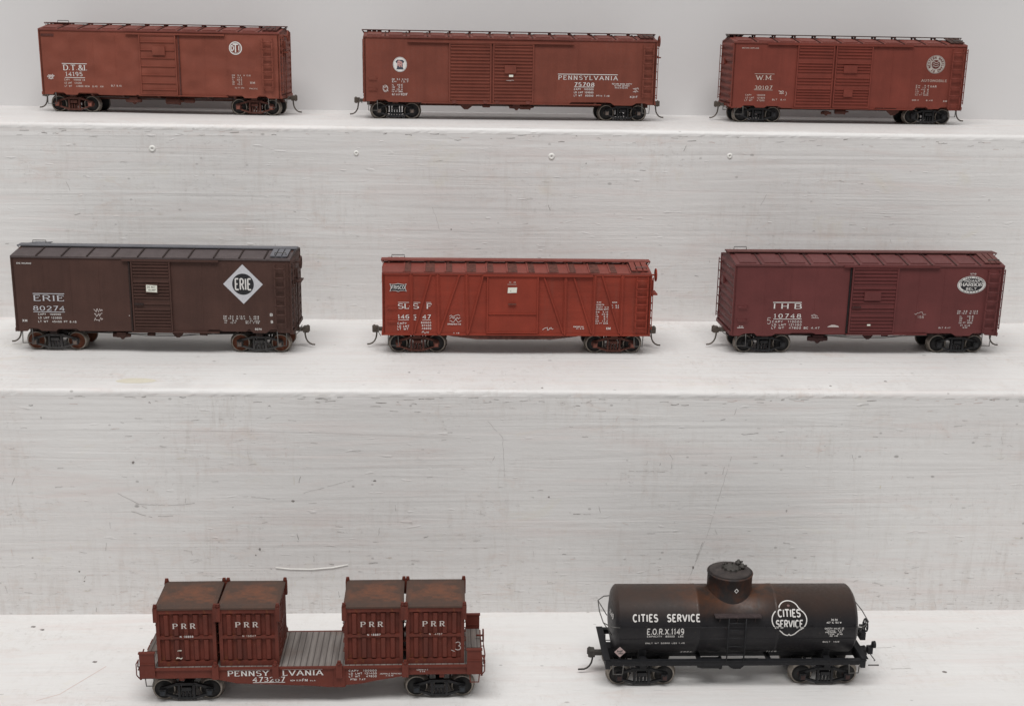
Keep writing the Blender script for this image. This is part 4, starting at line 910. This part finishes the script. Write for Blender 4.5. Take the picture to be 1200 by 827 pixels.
q = MB(); q.box(.03, .20, -W-.13, -W-.115, 1.60, 1.68); q.build('route_card', MAT['paper'], ihb)

# ------------------------------------------------------------------ container car
GW = 1.48
c = (.125, .027, .017)
gm = paint('container_car_oxide', c, dustamt=.2, streak=.3, dust=(.15, .045, .03)); gk = plain('car_grime', (.05, .02, .016), .85)
t = NT('weathered_deck_planks'); a_ = t.noise(t.mapped((5.5, .35, 1)), 1, 4, .6); b_ = t.noise(t.mapped((.8, .8, .8)), 1, 3, .6)
wv = t.n("ShaderNodeTexWave"); wv.bands_direction = 'X'; t.l(t.mapped((1.0, 1, 1)), wv.inputs[0]); wv.inputs['Scale'].default_value = 1.25
col = t.mix(t.ramp(a_, .3, .7), (.11, .095, .088), (.24, .215, .20)); col = t.mix(t.ramp(b_, .5, .75, 0, .5), col, (.16, .105, .08)); col = t.mix(t.ramp(wv.outputs['Fac'], 0, .10, .8, 0), col, (.05, .04, .038))
deckm = t.done(col, .85, t.bump(t.ramp(wv.outputs['Fac'], 0, .12), .5, .03))
gon = empty('model_flatcar', 'red-brown flatcar carrying four containers, at the left of the bottom tread', 'model flatcar', (-5.72, 7.16, 0), math.radians(.6))
bot = [(-6.9, 1.27), (-4.2, 1.28), (-3.9, 1.21), (-3.08, 1.02), (.1, .86), (.6, .80), (1.34, .80), (1.36, .88), (2.0, .94), (2.55, 1.06), (4.05, 1.32), (6.9, 1.32)]
mb = MB()
for s in (-1, 1):
    y0, y1 = (-GW-.05, -GW+.08) if s < 0 else (GW-.08, GW+.05)
    mb.prism([(-6.9, 1.66)]+bot+[(6.9, 1.66)], y0, y1)
    mb.box(-6.9, 6.9, min(y0, y0+(-.06 if s < 0 else 0)), max(y1, y1+(.06 if s > 0 else 0)), 1.655, 1.735)
mb.box(-6.9, 6.9, -.25, .25, .85, 1.6)
for x in (-5.3, -3, -1, 1, 3, 5.3): mb.box(x-.1, x+.1, -GW, GW, 1.15, 1.6)
for s in (-1, 1): mb.box(min(s*6.9, s*6.98), max(s*6.9, s*6.98), -GW-.04, GW+.04, 1.22, 1.73)
mb.build('side_sill', gm, gon)
mb = MB(); mb.box(-6.9, 6.9, -GW, GW, 1.60, 1.74); mb.build('deck', deckm, gon)
for s in (-1, 1):
    mb = MB(); xa, xb = sorted((s*6.33, s*6.93))
    for y0, y1 in ((-GW-.13, -GW-.03), (GW+.03, GW+.13)):
        mb = MB()
        mb.box(xa, xb, y0, y1, 1.34, 2.42); mb.box(xa-.03, xb+.03, y0-.025, y1+.025, 2.42, 2.48); mb.box(xa, xb, y0-.02, y1+.02, 1.95, 2.0)
        mb.build('end_stanchion', gm, gon)
    mb = MB(); mb.box(xa, xb, -GW, -.25, 1.742, 1.80); mb.box(xa, xb, -.17, GW, 1.742, 1.80); mb.build('end_platform', deckm, gon)
    mb = MB()
    for y in (-1.1, -.6, .6, 1.1):
        gi = MB(); grab(gi, (s*6.98, y-.2, 1.55), (s*6.98, y+.2, 1.55), (s*.10, 0, 0)); gi.build('grab_iron', gm, gon)
    mb.tube([(s*7.0, -1.5, 2.1), (s*7.08, -1.3, 1.7), (s*7.04, -1.0, 1.5), (s*7.1, -.7, 1.75), (s*7.05, -.3, 1.95)], .03, 6)
    mb.build('chain', gm, gon); mb = MB()
    mb.tube([(s*6.95, -GW-.15, 2.2), (s*7.06, -GW-.15, 2.0), (s*7.06, -GW-.15, 1.5), (s*6.95, -GW-.15, 1.35)], .025, 6)
    mb.build('grab_iron', gm, gon)
    stirrup(gon, MAT['wire'] if s < 0 else gm, s*6.45 if s > 0 else -6.75, s*6.85 if s > 0 else -6.4, -GW-.06, .95, 1.33)
    if s > 0: brake_wheel(gon, gm, 7.06, .5, 2.0, 1, .25)
for x in (-3.90, -1.48, 1.10, 3.80):
    for s in (-1, 1):
        mb = MB(); y0, y1 = (-GW-.20, -GW-.05) if s < 0 else (GW+.05, GW+.20)
        mb.box(x-.13, x+.13, y0, y1, 1.28, 1.86); mb.prism([(x-.10, 1.86), (x+.10, 1.86), (x+.06, 2.02), (x-.06, 2.02)], y0+.03, y1-.02); mb.lathe([(0, .05), (.05, .05)], (x, y0-.03 if s < 0 else y1-.02, 1.93), 'y', 10)
        mb.build('container_lock', gm, gon)
mb = MB(); mb.box(.88, 1.32, -GW-.10, -GW-.05, .82, 1.655); mb.build('jacking_pad', gm, gon)
pg = flat(-GW-.05)
q = MB(); text(q, 'PENNSY', -3.42, 1.36, -1.78, 1.585, pg, 'roman', .25, bold=.24); text(q, 'LVANIA', -1.20, 1.36, .42, 1.585, pg, 'roman', .25, bold=.24); text(q, '473267', -2.42, 1.09, -1.13, 1.29, pg, 'roman', .22, bold=.24)
strip(q, [(-3.42, 1.635), (-1.72, 1.635)], lambda d: .03, pg, .006); strip(q, [(-1.22, 1.635), (.42, 1.635)], lambda d: .03, pg, .006); strip(q, [(-2.42, 1.05), (-1.12, 1.05)], lambda d: .025, pg, .006); q.build('lettering', MAT['white'], gon)
q = MB(); lines(q, [('NEW 6.29', -.90, -.46, 1.10, .06), ('FM', -.42, -.20, 1.08, .11), ('XLA', -.1, .12, 1.09, .05), ('CAPY  100000', 1.49, 2.62, 1.50, .075), ('LD LMT 121400', 1.49, 2.62, 1.37, .075), ('LT WT   47600', 1.49, 2.62, 1.24, .075), ('PT81 7.47', 1.55, 2.15, 1.10, .075), ('JOURNALS REPACKED', 2.75, 3.64, 1.36, .05), ('4.12.46', 3.0, 3.3, 1.27, .05), ('LENGTH 41.3', 4.27, 4.72, 1.52, .05), ('H 3.9', 4.4, 4.6, 1.44, .05)], pg); q.build('data_lettering', MAT['white'], gon)
tr = make_truck((blk, blkw, navy), .95); tr(gon, -5.20); tr(gon, 5.20)

# containers: a thing each, resting on the deck
t = NT('container_rusty_oxide'); n1 = t.noise(t.mapped((.8, .8, .8)), 1, 4, .6); n2 = t.noise(t.mapped((3.2, 3.2, .6), (2, 1, 0)), 1, 5, .7); n3 = t.noise(t.mapped((2.2, 2.2, 1.6), (7, 2, 5)), 1, 5, .75, .8)
cc = (.120, .026, .016); col = t.mix(t.ramp(n1, .35, .68), sc3(cc, .72), sc3(cc, 1.15)); col = t.mix(t.ramp(n2, .48, .72, 0, .6), col, (.075, .026, .02)); col = t.mix(t.ramp(n3, .59, .70, 0, .65), col, (.17, .058, .020))
n4 = t.noise(t.mapped((6, 6, 6), (1, 8, 3)), 1, 4, .7); col = t.mix(t.ramp(n4, .70, .74, 0, .8), col, (.38, .30, .22)); ctm = t.done(col, .7, t.bump(n4, .3, .02))
t = NT('container_lid_rust'); n1 = t.noise(t.mapped((.75, .75, .75), (3, 1, 0)), 1, 4, .6, .4); n2 = t.noise(t.mapped((2.5, 2.5, 2.5)), 1, 4, .65)
col = t.mix(t.ramp(n1, .40, .60), (.080, .046, .034), (.150, .062, .036)); col = t.mix(t.ramp(n2, .5, .72, 0, .7), col, (.055, .038, .030)); sp_ = t.n('ShaderNodeSeparateXYZ'); t.l(t.co.outputs['Object'], sp_.inputs[0])
ex_ = t.mul(t.mul(sp_.outputs['X'], sp_.outputs['X']), t.mul(t.mul(sp_.outputs['Y'], sp_.outputs['Y']), n2, 'ADD'), 'MAXIMUM')
col = t.mix(t.ramp(t.mul(ex_, n1, 'ADD'), 1.35, 2.1, 0, .75), col, (.060, .043, .036)); lidm = t.done(col, .85, t.bump(n2, .3, .03))
gmat = gon.matrix_basis
cont0 = None
CL = ['red steel container with a clean left edge, first from the left on the flatcar', 'red steel container beside the open deck, second from the left on the flatcar', 'red steel container just right of the bare plank deck', 'red steel container with a chalked numeral three, last on the flatcar']
def container_parts(root):
    hx, hy, H = 1.19, 1.24, 2.62
    mb = MB(); mb.box(-hx+.10, hx-.10, -hy+.10, hy-.10, .02, H-.06)
    for sx in (-1, 1):
        for sy_ in (-1, 1):
            x0, x1 = sorted((sx*hx, sx*(hx-.14))); y0, y1 = sorted((sy_*hy, sy_*(hy-.14))); mb.box(x0, x1, y0, y1, 0, H-.1)
    for s in (-1, 1):
        y0, y1 = sorted((s*(hy-.005), s*(hy-.11)))
        for z0, z1 in ((.0, .22), (1.22, 1.34), (H-.28, H-.1)): mb.box(-hx+.14, hx-.14, y0, y1, z0, z1)
        x0, x1 = sorted((s*(hx-.005), s*(hx-.11)))
        for z0, z1 in ((.0, .22), (1.22, 1.34), (H-.28, H-.1)): mb.box(x0, x1, -hy+.14, hy-.14, z0, z1)
    mb.build('container_wall', ctm, root)
    for s in (-1, 1):
        mb = MB(); y0, y1 = sorted((s*(hy-.06), s*(hy+.0)))
        for k in range(5):
            x = -.78+.39*k
            for z0, z1 in ((.30, 1.18), (1.38, 2.28)):
                yo = s*hy
                vs = []
                for (xx, yy) in ((x-.13, s*(hy-.105)), (x-.075, yo), (x+.075, yo), (x+.13, s*(hy-.105))):
                    vs.append((xx, yy))
                mb.prism(vs, z0, z1, axis='z')
        mb.build('side_corrugation', ctm, root)
        mb = MB()
        for k in range(5):
            y = -.8+.4*k
            for z0, z1 in ((.30, 1.18), (1.38, 2.28)):
                mb.prism([(s*(hx-.105), y-.13), (s*hx, y-.07), (s*hx, y+.07), (s*(hx-.105), y+.13)], z0, z1, axis='z')
        mb.build('end_corrugation', ctm, root)
        for k in range(5):
            mb = MB(); grab(mb, (s*hx, -hy+.2, .5+.42*k), (s*hx, -hy+.55, .5+.42*k), (s*.05, 0, 0), .02); mb.build('grab_iron', ctm, root)
    mb = MB(); e = .03
    mb.add([(-hx-e, -hy-e, H-.10), (hx+e, -hy-e, H-.10), (hx+e, hy+e, H-.10), (-hx-e, hy+e, H-.10), (-hx-e, -hy-e, H-.03), (hx+e, -hy-e, H-.03), (hx+e, hy+e, H-.03), (-hx-e, hy+e, H-.03),
            (-hx+.12, -hy+.12, H+.02), (hx-.12, -hy+.12, H+.02), (hx-.12, hy-.12, H+.02), (-hx+.12, hy-.12, H+.02)],
           [(3, 2, 1, 0), (0, 1, 5, 4), (1, 2, 6, 5), (2, 3, 7, 6), (3, 0, 4, 7), (4, 5, 9, 8), (5, 6, 10, 9), (6, 7, 11, 10), (7, 4, 8, 11), (8, 9, 10, 11)])
    mb.build('lid', lidm, root)
    for sx in (-1, 1):
        for sy_ in (-1, 1):
            mb = MB(); x, y = sx*(hx+.0), sy_*(hy-.03)
            mb.box(x-.085, x+.085, y-.09, y+.09, H-.62, H-.02); mb.prism([(x-.085, H-.02), (x+.085, H-.02), (x+.06, H+.13), (x-.06, H+.13)], y-.05, y+.05); mb.lathe([(-.03, .045), (.03, .045)], (x, y-.06, H+.06), 'y', 10)
            mb.build('lifting_lug', ctm, root)
import mathutils
for k, (x, rz) in enumerate(((-5.06, .012), (-2.53, -.006), (2.50, .006), (5.03, -.004))):
    wp = gmat @ Vector((x, -.16, 1.742)); rzz = math.radians(.6)+rz
    o = empty('freight_container', CL[k], 'container', wp, rzz, 'containers on the flatcar')
    if k == 0: cont0 = o; container_parts(o)
    else:
        for ch in list(cont0.children):
            if ch.name.startswith('container_lettering'): continue
            link_copy(ch, o)
for k, (o, nm) in enumerate([(ob, None) for ob in list(C.objects) if ob.name.startswith('freight_container')]):
    pc = flat(-1.24); q = MB()
    dz = (.02, .06, .02, .02)[k]
    for j, ch in enumerate('PRR'): text(q, ch, -.43+j*.35-.08, 1.68+dz, -.43+j*.35+.10, 1.90+dz, pc, 'roman', bold=.22)
    q.build('container_lettering', decal('worn_container_lettering', (.55, .50, .47), .7), o)
    q = MB(); lines(q, [(('N 18888', 'N 19647', 'N 18887', 'N  4787')[k], -.25, .28, 1.30, .075)], flat(-1.235)); q.build('container_number', (MAT['white'], MAT['dimwhite'])[k % 2], o)
    if k == 3:
        q = MB(); text(q, '3', .80, .62, 1.06, .98, flat(-1.245), 'sans', bold=.07); strip(q, [(.66, .62), (.80, .55)], lambda d: .025, flat(-1.245), .006); q.build('chalk_mark', MAT['chalk'], o)
    if k == 0:
        q = MB(); scribble(q, -.45, .35, -.15, .42, flat(-1.245), 4, t_=.03, loops=1); scribble(q, -.4, .7, -.2, .75, flat(-1.245), 6, t_=.02, loops=1); q.build('chalk_mark', MAT['paper'], o)

# ------------------------------------------------------------------ tank car
t = NT('tank_black_weathered'); sep = t.n("ShaderNodeSeparateXYZ"); t.l(t.co.outputs['Object'], sep.inputs[0])
n1 = t.noise(t.mapped((.5, .5, .5)), 1, 4, .6); n2 = t.noise(t.mapped((3, 3, .5)), 1, 4, .65); n3 = t.noise(t.mapped((8, 8, 8)), 1, 3, .6)
zz = t.mul(sep.outputs['Z'], t.mul(n1, .5), 'ADD')
col = t.mix(t.ramp(zz, 3.35, 4.2, 0, .68), (.013, .012, .014), (.056, .038, .030))           # road dust settled on the upper shell
xs_ = t.mul(t.mul(sep.outputs['X'], .17, 'ADD'), .62)
rad = t.mul(t.mul(t.mul(xs_, xs_), t.mul(t.mul(sep.outputs['Y'], sep.outputs['Y']), .35), 'ADD'), t.mul(n2, 2.2), 'ADD')
n5 = t.noise(t.mapped((1.2, 1.2, 1.2), (5, 5, 1)), 1, 5, .7, .6)
rustf = t.mul(t.ramp(rad, 1.4, 4.4, .62, .10), t.mul(t.ramp(zz, 3.5, 4.2), t.ramp(n5, .35, .6)))
col = t.mix(rustf, col, (.125, .046, .020))                                                   # rust wandering along the top from the dome
n6 = t.noise(t.mapped((5, 5, 5), (2, 5, 1)), 1, 4, .7)
col = t.mix(t.ramp(n6, .62, .72, 0, .35), col, (.09, .06, .045))
tankm = t.done(col, t.ramp(n3, .3, .7, .38, .55), t.bump(n3, .15, .02))
t = NT('dome_weathered'); n2 = t.noise(t.mapped((.9, .9, .6), (2, 0, 1)), 1, 4, .65, .5); n3 = t.noise(t.mapped((3, 3, 1)), 1, 4, .6)
col = t.mix(t.ramp(n2, .42, .60, 0, .75), (.022, .018, .018), (.095, .036, .018)); col = t.mix(t.ramp(n3, .45, .75, 0, .5), col, (.035, .028, .025)); domem = t.done(col, .6, t.bump(n3, .2, .02))
t = NT('dome_cap_grey'); n3 = t.noise(t.mapped((3, 3, 1)), 1, 4, .6); capm = t.done(t.mix(t.ramp(n3, .35, .7), (.035, .029, .028), (.062, .050, .046)), .7)
tb = plain('frame_black', (.012, .012, .014), .6); tg = plain('grimy_fitting', (.06, .055, .05), .6, .2)
tank = empty('model_tank_car', 'black tank car with rusty dome, at the right of the bottom tread', 'model tank car', (12.05, 8.01, 0), math.radians(-.17))
TR, TZ, TX = 1.45, 2.63, 5.12
mb = MB(); prof = [(-TX-.22, 0), (-TX-.20, .4), (-TX-.14, .8), (-TX-.05, 1.25), (-TX+.03, 1.38), (-TX+.10, TR-.012), (-TX+.11, TR), (-1.75, TR), (-1.745, TR+.005), (-1.60, TR+.012), (-1.595, TR), (1.60, TR), (1.605, TR+.012), (1.75, TR+.012), (1.755, TR), (TX-.11, TR), (TX-.10, TR-.012), (TX-.03, 1.38), (TX+.05, 1.25), (TX+.14, .8), (TX+.20, .4), (TX+.22, 0)]
mb.lathe(prof, (0, 0, TZ), 'x', 72)
for ang in (11, -10): 
    a = math.radians(ang)
    for s in (-1, 1): mb.tube([(-TX+.1, s*TR*math.cos(a), TZ+TR*math.sin(a)), (TX-.1, s*TR*math.cos(a), TZ+TR*math.sin(a))], .014, 5)
mb.build('tank_shell', tankm, tank)
DX = -.17; TD = 2.80
mb = MB(); mb.lathe([(TZ+.6, .965), (TZ+.98, .965), (TZ+1.0, .952), (TD+1.95, .95), (TD+1.96, .975), (TD+2.0, .975), (TD+2.01, .95), (TD+2.03, .94)], (DX, 0, 0), 'z', 48)
do = mb.build('dome', domem, tank)
mb = MB(); mb.lathe([(TD+2.03, .94), (TD+2.10, .80), (TD+2.14, .55), (TD+2.15, 0)], (DX, 0, 0), 'z', 48); mb.build('dome_cap', capm, do)
mb = MB(); mb.lathe([(TD+2.10, .36), (TD+2.18, .36), (TD+2.21, .30), (TD+2.22, 0)], (DX+.05, 0, 0), 'z', 24)
for i in range(10):
    a = i*2*math.pi/10; mb.box(DX+.05+.38*math.cos(a)-.035, DX+.05+.38*math.cos(a)+.035, .38*math.sin(a)-.035, .38*math.sin(a)+.035, TD+2.12, TD+2.26)
mb.tube([(DX+.05-.3, 0, TD+2.3), (DX+.05-.3, 0, TD+2.42)], .03, 6)
mb.build('manway_hatch', tg, do)
for (xx, yy) in ((.50, -.05), (.42, .35)):
    mb = MB(); mb.lathe([(TD+2.1, .10), (TD+2.2, .10), (TD+2.22, .14), (TD+2.28, .14), (TD+2.30, .07), (TD+2.38, .05)], (DX+xx, yy, 0), 'z', 14)
    mb.tube([(DX+xx, yy, TD+2.30), (DX+xx+.16, yy-.1, TD+2.33)], .04, 6); mb.build('safety_valve', tg, do)
# small open diamond on the dome
cyl_d = lambda a, b, h: (DX+(.95+h)*math.sin(a/.95), -(.95+h)*math.cos(a/.95), b)
q = MB(); strip(q, [(.02, 4.34), (.10, 4.43), (.18, 4.34), (.10, 4.25), (.02, 4.34)], lambda d: .028, cyl_d, .012); q.build('diamond_mark', MAT['white'], do)
# frame
mb = MB()
mb.box(-5.55, 5.55, -.28, .28, .95, 1.35)
for s in (-1, 1):
    x0, x1 = sorted((s*5.36, s*5.56)); mb.box(x0, x1, -1.50, 1.50, 1.02, 1.42)
    mb.box(s*3.95-.14, s*3.95+.14, -1.42, 1.42, 1.0, 1.38)
    y0, y1 = sorted((s*1.50, s*1.36)); mb.box(-5.36, 5.36, y0, y1, 1.16, 1.36)
for x in (-1.5, 1.5): mb.box(x-.07, x+.07, -1.4, 1.4, 1.1, 1.3)
mb.build('frame', tb, tank)
for s in (-1, 1):
    mb = MB(); y0, y1 = sorted((s*1.54, s*1.33)); mb.box(-5.58, 5.58, y0, y1, 1.362, 1.40); mb.build('walkway', tb, tank)
    mb = MB(); x = s*3.95
    prof = [(y, z) for y, z in ((-1.0, 1.3), (1.0, 1.3), (1.12, 1.70))]+[(1.44*math.sin(a), TZ-1.44*math.cos(a)) for a in [math.radians(d) for d in range(48, -49, -12)]]+[(-1.12, 1.70)]
    mb.prism(prof, x-.16, x+.16, axis='x'); mb.build('tank_saddle', tb, tank)
    mb = MB(); x0, x1 = sorted((s*5.38, s*5.66)); mb.box(x0, x1, -1.50, 1.50, 1.423, 1.46); mb.build('end_platform', tb, tank)
    mb = MB(); hx_ = TX+.55
    pts = [(s*(TX-.1), -1.52, 2.95), (s*(TX+.25), -1.45, 2.95), (s*hx_, -1.05, 2.95), (s*(hx_+.05), 0, 2.95), (s*hx_, 1.05, 2.95), (s*(TX+.25), 1.45, 2.95), (s*(TX-.1), 1.52, 2.95)]
    mb.tube(pts, .024, 6); mb.tube([(s*hx_, -1.05, 2.95), (s*(TX+.15), -.9, 2.3)], .022, 6); mb.tube([(s*hx_, 1.05, 2.95), (s*(TX+.15), .9, 2.3)], .022, 6)
    mb.build('end_handrail', MAT['wire'], tank)
    mb = MB(); mb.tube([(-TX+.1, s*1.52, 2.95), (TX-.1, s*1.52, 2.95)], .012, 6)
    for x in (-5, -3.2, -1.3, 1.2, 3.2, 5): mb.tube([(x, s*1.40, 2.95), (x, s*1.525, 2.95)], .018, 6)
    mb.build('side_handrail', tb, tank)
    mb = MB(); x0_ = -.44; x1_ = .29
    for x in (x0_, x1_): mb.tube([(x, s*1.53, 1.38), (x, s*1.56, 2.2), (x, s*1.55, 3.38)], .03, 6)
    for z in (1.72, 2.08, 2.45, 2.82, 3.15): mb.tube([(x0_, s*1.56, z), (x1_, s*1.56, z)], .024, 6)
    mb.build('ladder', tb, tank)
    mb = MB(); y0, y1 = sorted((s*1.58, s*1.24)); mb.box(-1.03, .93, y0, y1, 3.40, 3.45)
    for x in (-.8, -.05, .7): mb.bar((x-.03, 3.36), (x+.03, 3.36), .05, min(s*1.15, s*1.50), max(s*1.15, s*1.50)); mb.tube([(x, s*1.48, 3.36), (x, s*1.30, 3.0)], .022, 5)
    mb.build('dome_platform', plain('platform_grime', (.05, .036, .036), .75), tank)
    for x in (-5.25, 4.85):
        stirrup(tank, MAT['wire'] if s < 0 else tb, x, x+.45, s*1.5, .78, 1.2)
coupler(tank, -5.52, -1, tg, True, 1.0, .62); coupler(tank, 5.45, 1, tb, False, 1.0)
mb = MB(); mb.tube([(5.7, -1.45, 1.12), (6.15, -1.45, 1.12)], .03, 6); mb.tube([(5.95, -1.4, 1.3), (6.1, -1.1, 1.15), (6.1, -.3, 1.1)], .022, 6); mb.build('uncoupling_lever', MAT['wire'], tank)
brake_wheel(tank, tb, 6.02, .2, 2.15, 1, .27)
mb = MB(); mb.tube([(5.9, .2, 1.45), (5.9, .2, 2.3)], .035, 6); mb.box(5.75, 5.98, -.05, .45, 1.55, 1.9); mb.build('brake_stand', tb, tank)
mb = MB(); mb.box(5.75, 5.95, -1.15, -.85, 1.47, 1.75); mb.lathe([(0, .14), (.12, .16), (.14, .08)], (5.95, -1.0, 1.85), 'x', 14); mb.tube([(5.85, -1.0, 1.7), (5.95, -1.0, 1.85)], .05, 6); mb.build('outlet_fitting', tb, tank)
mb = MB(); mb.lathe([(-.65, 0), (-.6, .2), (-.4, .24), (.3, .24), (.34, .28), (.42, .28), (.46, 0)], (-.95, -.95, 1.0), 'x', 16); mb.build('brake_cylinder', tb, tank)
mb = MB(); mb.lathe([(-.4, 0), (-.35, .16), (.35, .16), (.4, 0)], (.75, -.9, 1.0), 'x', 14); mb.box(-.1, .25, -1.35, -1.0, .92, 1.12); mb.prism([(-.35, 1.14), (.4, 1.14), (.25, 1.0), (.0, .95), (-.2, 1.0)], -1.42, -1.3); mb.build('brake_valve', tb, tank)
mb = MB(); mb.tube([(-3, -.8, 1.0), (-1.5, -.9, .95), (.5, -1.1, .95), (3.2, -.8, 1.05)], .02, 6); mb.build('brake_rod', tb, tank)
cyl = lambda a, b, h: (a, -(TR+h)*math.cos(b), TZ+(TR+h)*math.sin(b))          # b = angle on the shell
dg = math.radians
def ctext(q, s_, x0, a0, x1, a1, style='sans', gap=.22, m=0, bold=None, h=.008):
    k = TR
    pl_ = lambda a, b, hh: cyl(a, b/k, hh)
    text(q, s_, x0, dg(a0)*k, x1, dg(a1)*k, pl_, style, gap, m, h+.006, bold)
q = MB(); ctext(q, 'CITIES', -4.45, 21, -3.42, 32, bold=.19, gap=.26); ctext(q, 'SERVICE', -3.01, 21, -1.63, 32, bold=.19, gap=.26); ctext(q, 'E.O.R.X.1149', -3.86, -.7, -2.30, 8.7, bold=.15, gap=.16); q.build('lettering', MAT['white'], tank)
q = MB()
for s_, a, b, za, hh in (('CAPACITY  80000  LBS', -3.85, -2.32, -6, 2.9), ('ONLY WT 50800 LBS 1.49', -3.90, -2.24, -20, 2.9), ('E.O.R.X.', -2.28, -1.79, -53, 8), ('1149', 1.40, 1.82, -53, 8), ('30.50', 3.95, 4.22, 21.5, 2.6), ('ACF IC 103 W', 3.76, 4.38, 17, 2.6), ('SAFETY VALVE 25', 3.68, 4.5, 7, 2.6), ('TESTED  4.47', 3.76, 4.45, 3.5, 2.5), ('PRESSURE  25', 3.72, 4.4, .5, 2.3), ('TANK  6.48', 3.84, 4.45, -2.8, 2.3), ('DUE  6.58', 3.92, 4.26, -6, 2.2), ('BUILT  1928', 3.66, 4.36, -18.5, 2.9)):
    ctext(q, s_, a, za, b, za+hh, gap=.3, bold=.2)
q.build('data_lettering', MAT['white'], tank)
q = MB(); cx, ca = 2.17, 25.3*math.pi/180*TR; pcy = lambda a, b, h: cyl(a, b/TR, h)
tre = []
tre += arc(cx, ca+.30, .44, .46, 205-45, 20, 16)
tre += arc(cx+.27, ca-.06, .47, .46, 55, -70, 10)
tre += [(cx+.30, ca-.60)]+arc(cx, ca-.30, .42, .44, -50, -82, 4)+[(cx, ca-.68)]+arc(cx, ca-.30, .42, .44, -98, -130, 4)+[(cx-.30, ca-.60)]
tre += arc(cx-.27, ca-.06, .47, .46, 250, 125, 10)
tre.append(tre[0])
strip(q, tre, lambda d: .045, pcy, .008)
ctext(q, 'CITIES', 1.70, 28, 2.64, 39.5, gap=.18, bold=.17, h=.012); ctext(q, 'SERVICE', 1.60, 10.5, 2.74, 22, gap=.18, bold=.17, h=.012)
disc(q, cx, dg(46.5)*TR, .06, .05, pcy, .012, 1, 12); q.build('emblem', [MAT['white'], plain('emblem_red', (.17, .10, .095), .6)], tank)
q = MB(); px_, pz_, r_ = -4.97, 1.79, .235
q.prism([(px_-r_, pz_), (px_, pz_-r_), (px_+r_, pz_), (px_, pz_+r_)], -1.46, -1.43)
q.box(px_-.04, px_+.04, -1.43, -1.38, 1.38, 1.75, 2)
scribble(q, px_-.13, pz_-.10, px_+.13, pz_+.10, flat(-1.46), 8, m=1, t_=.03, loops=2)
q.build('hazard_placard', [decal('placard_pink_grey', (.40, .30, .29), .3), MAT['ink'], tb], tank)
ept = lambda a, b, h: (-TX-.16-h, -a, b)
q = MB(); text(q, '1149', .35, 3.05, .95, 3.25, lambda a, b, h: (-(TX+.22-.11*(a*a+(b-TZ)**2))-.03, -a, b), 'sans', bold=.2); q.build('end_lettering', MAT['white'], tank)
tr = make_truck((blk, blkw, plain('hub_maroon_grime', (.045, .025, .023), .7)), .97); tr(tank, -3.95); tr(tank, 3.95)
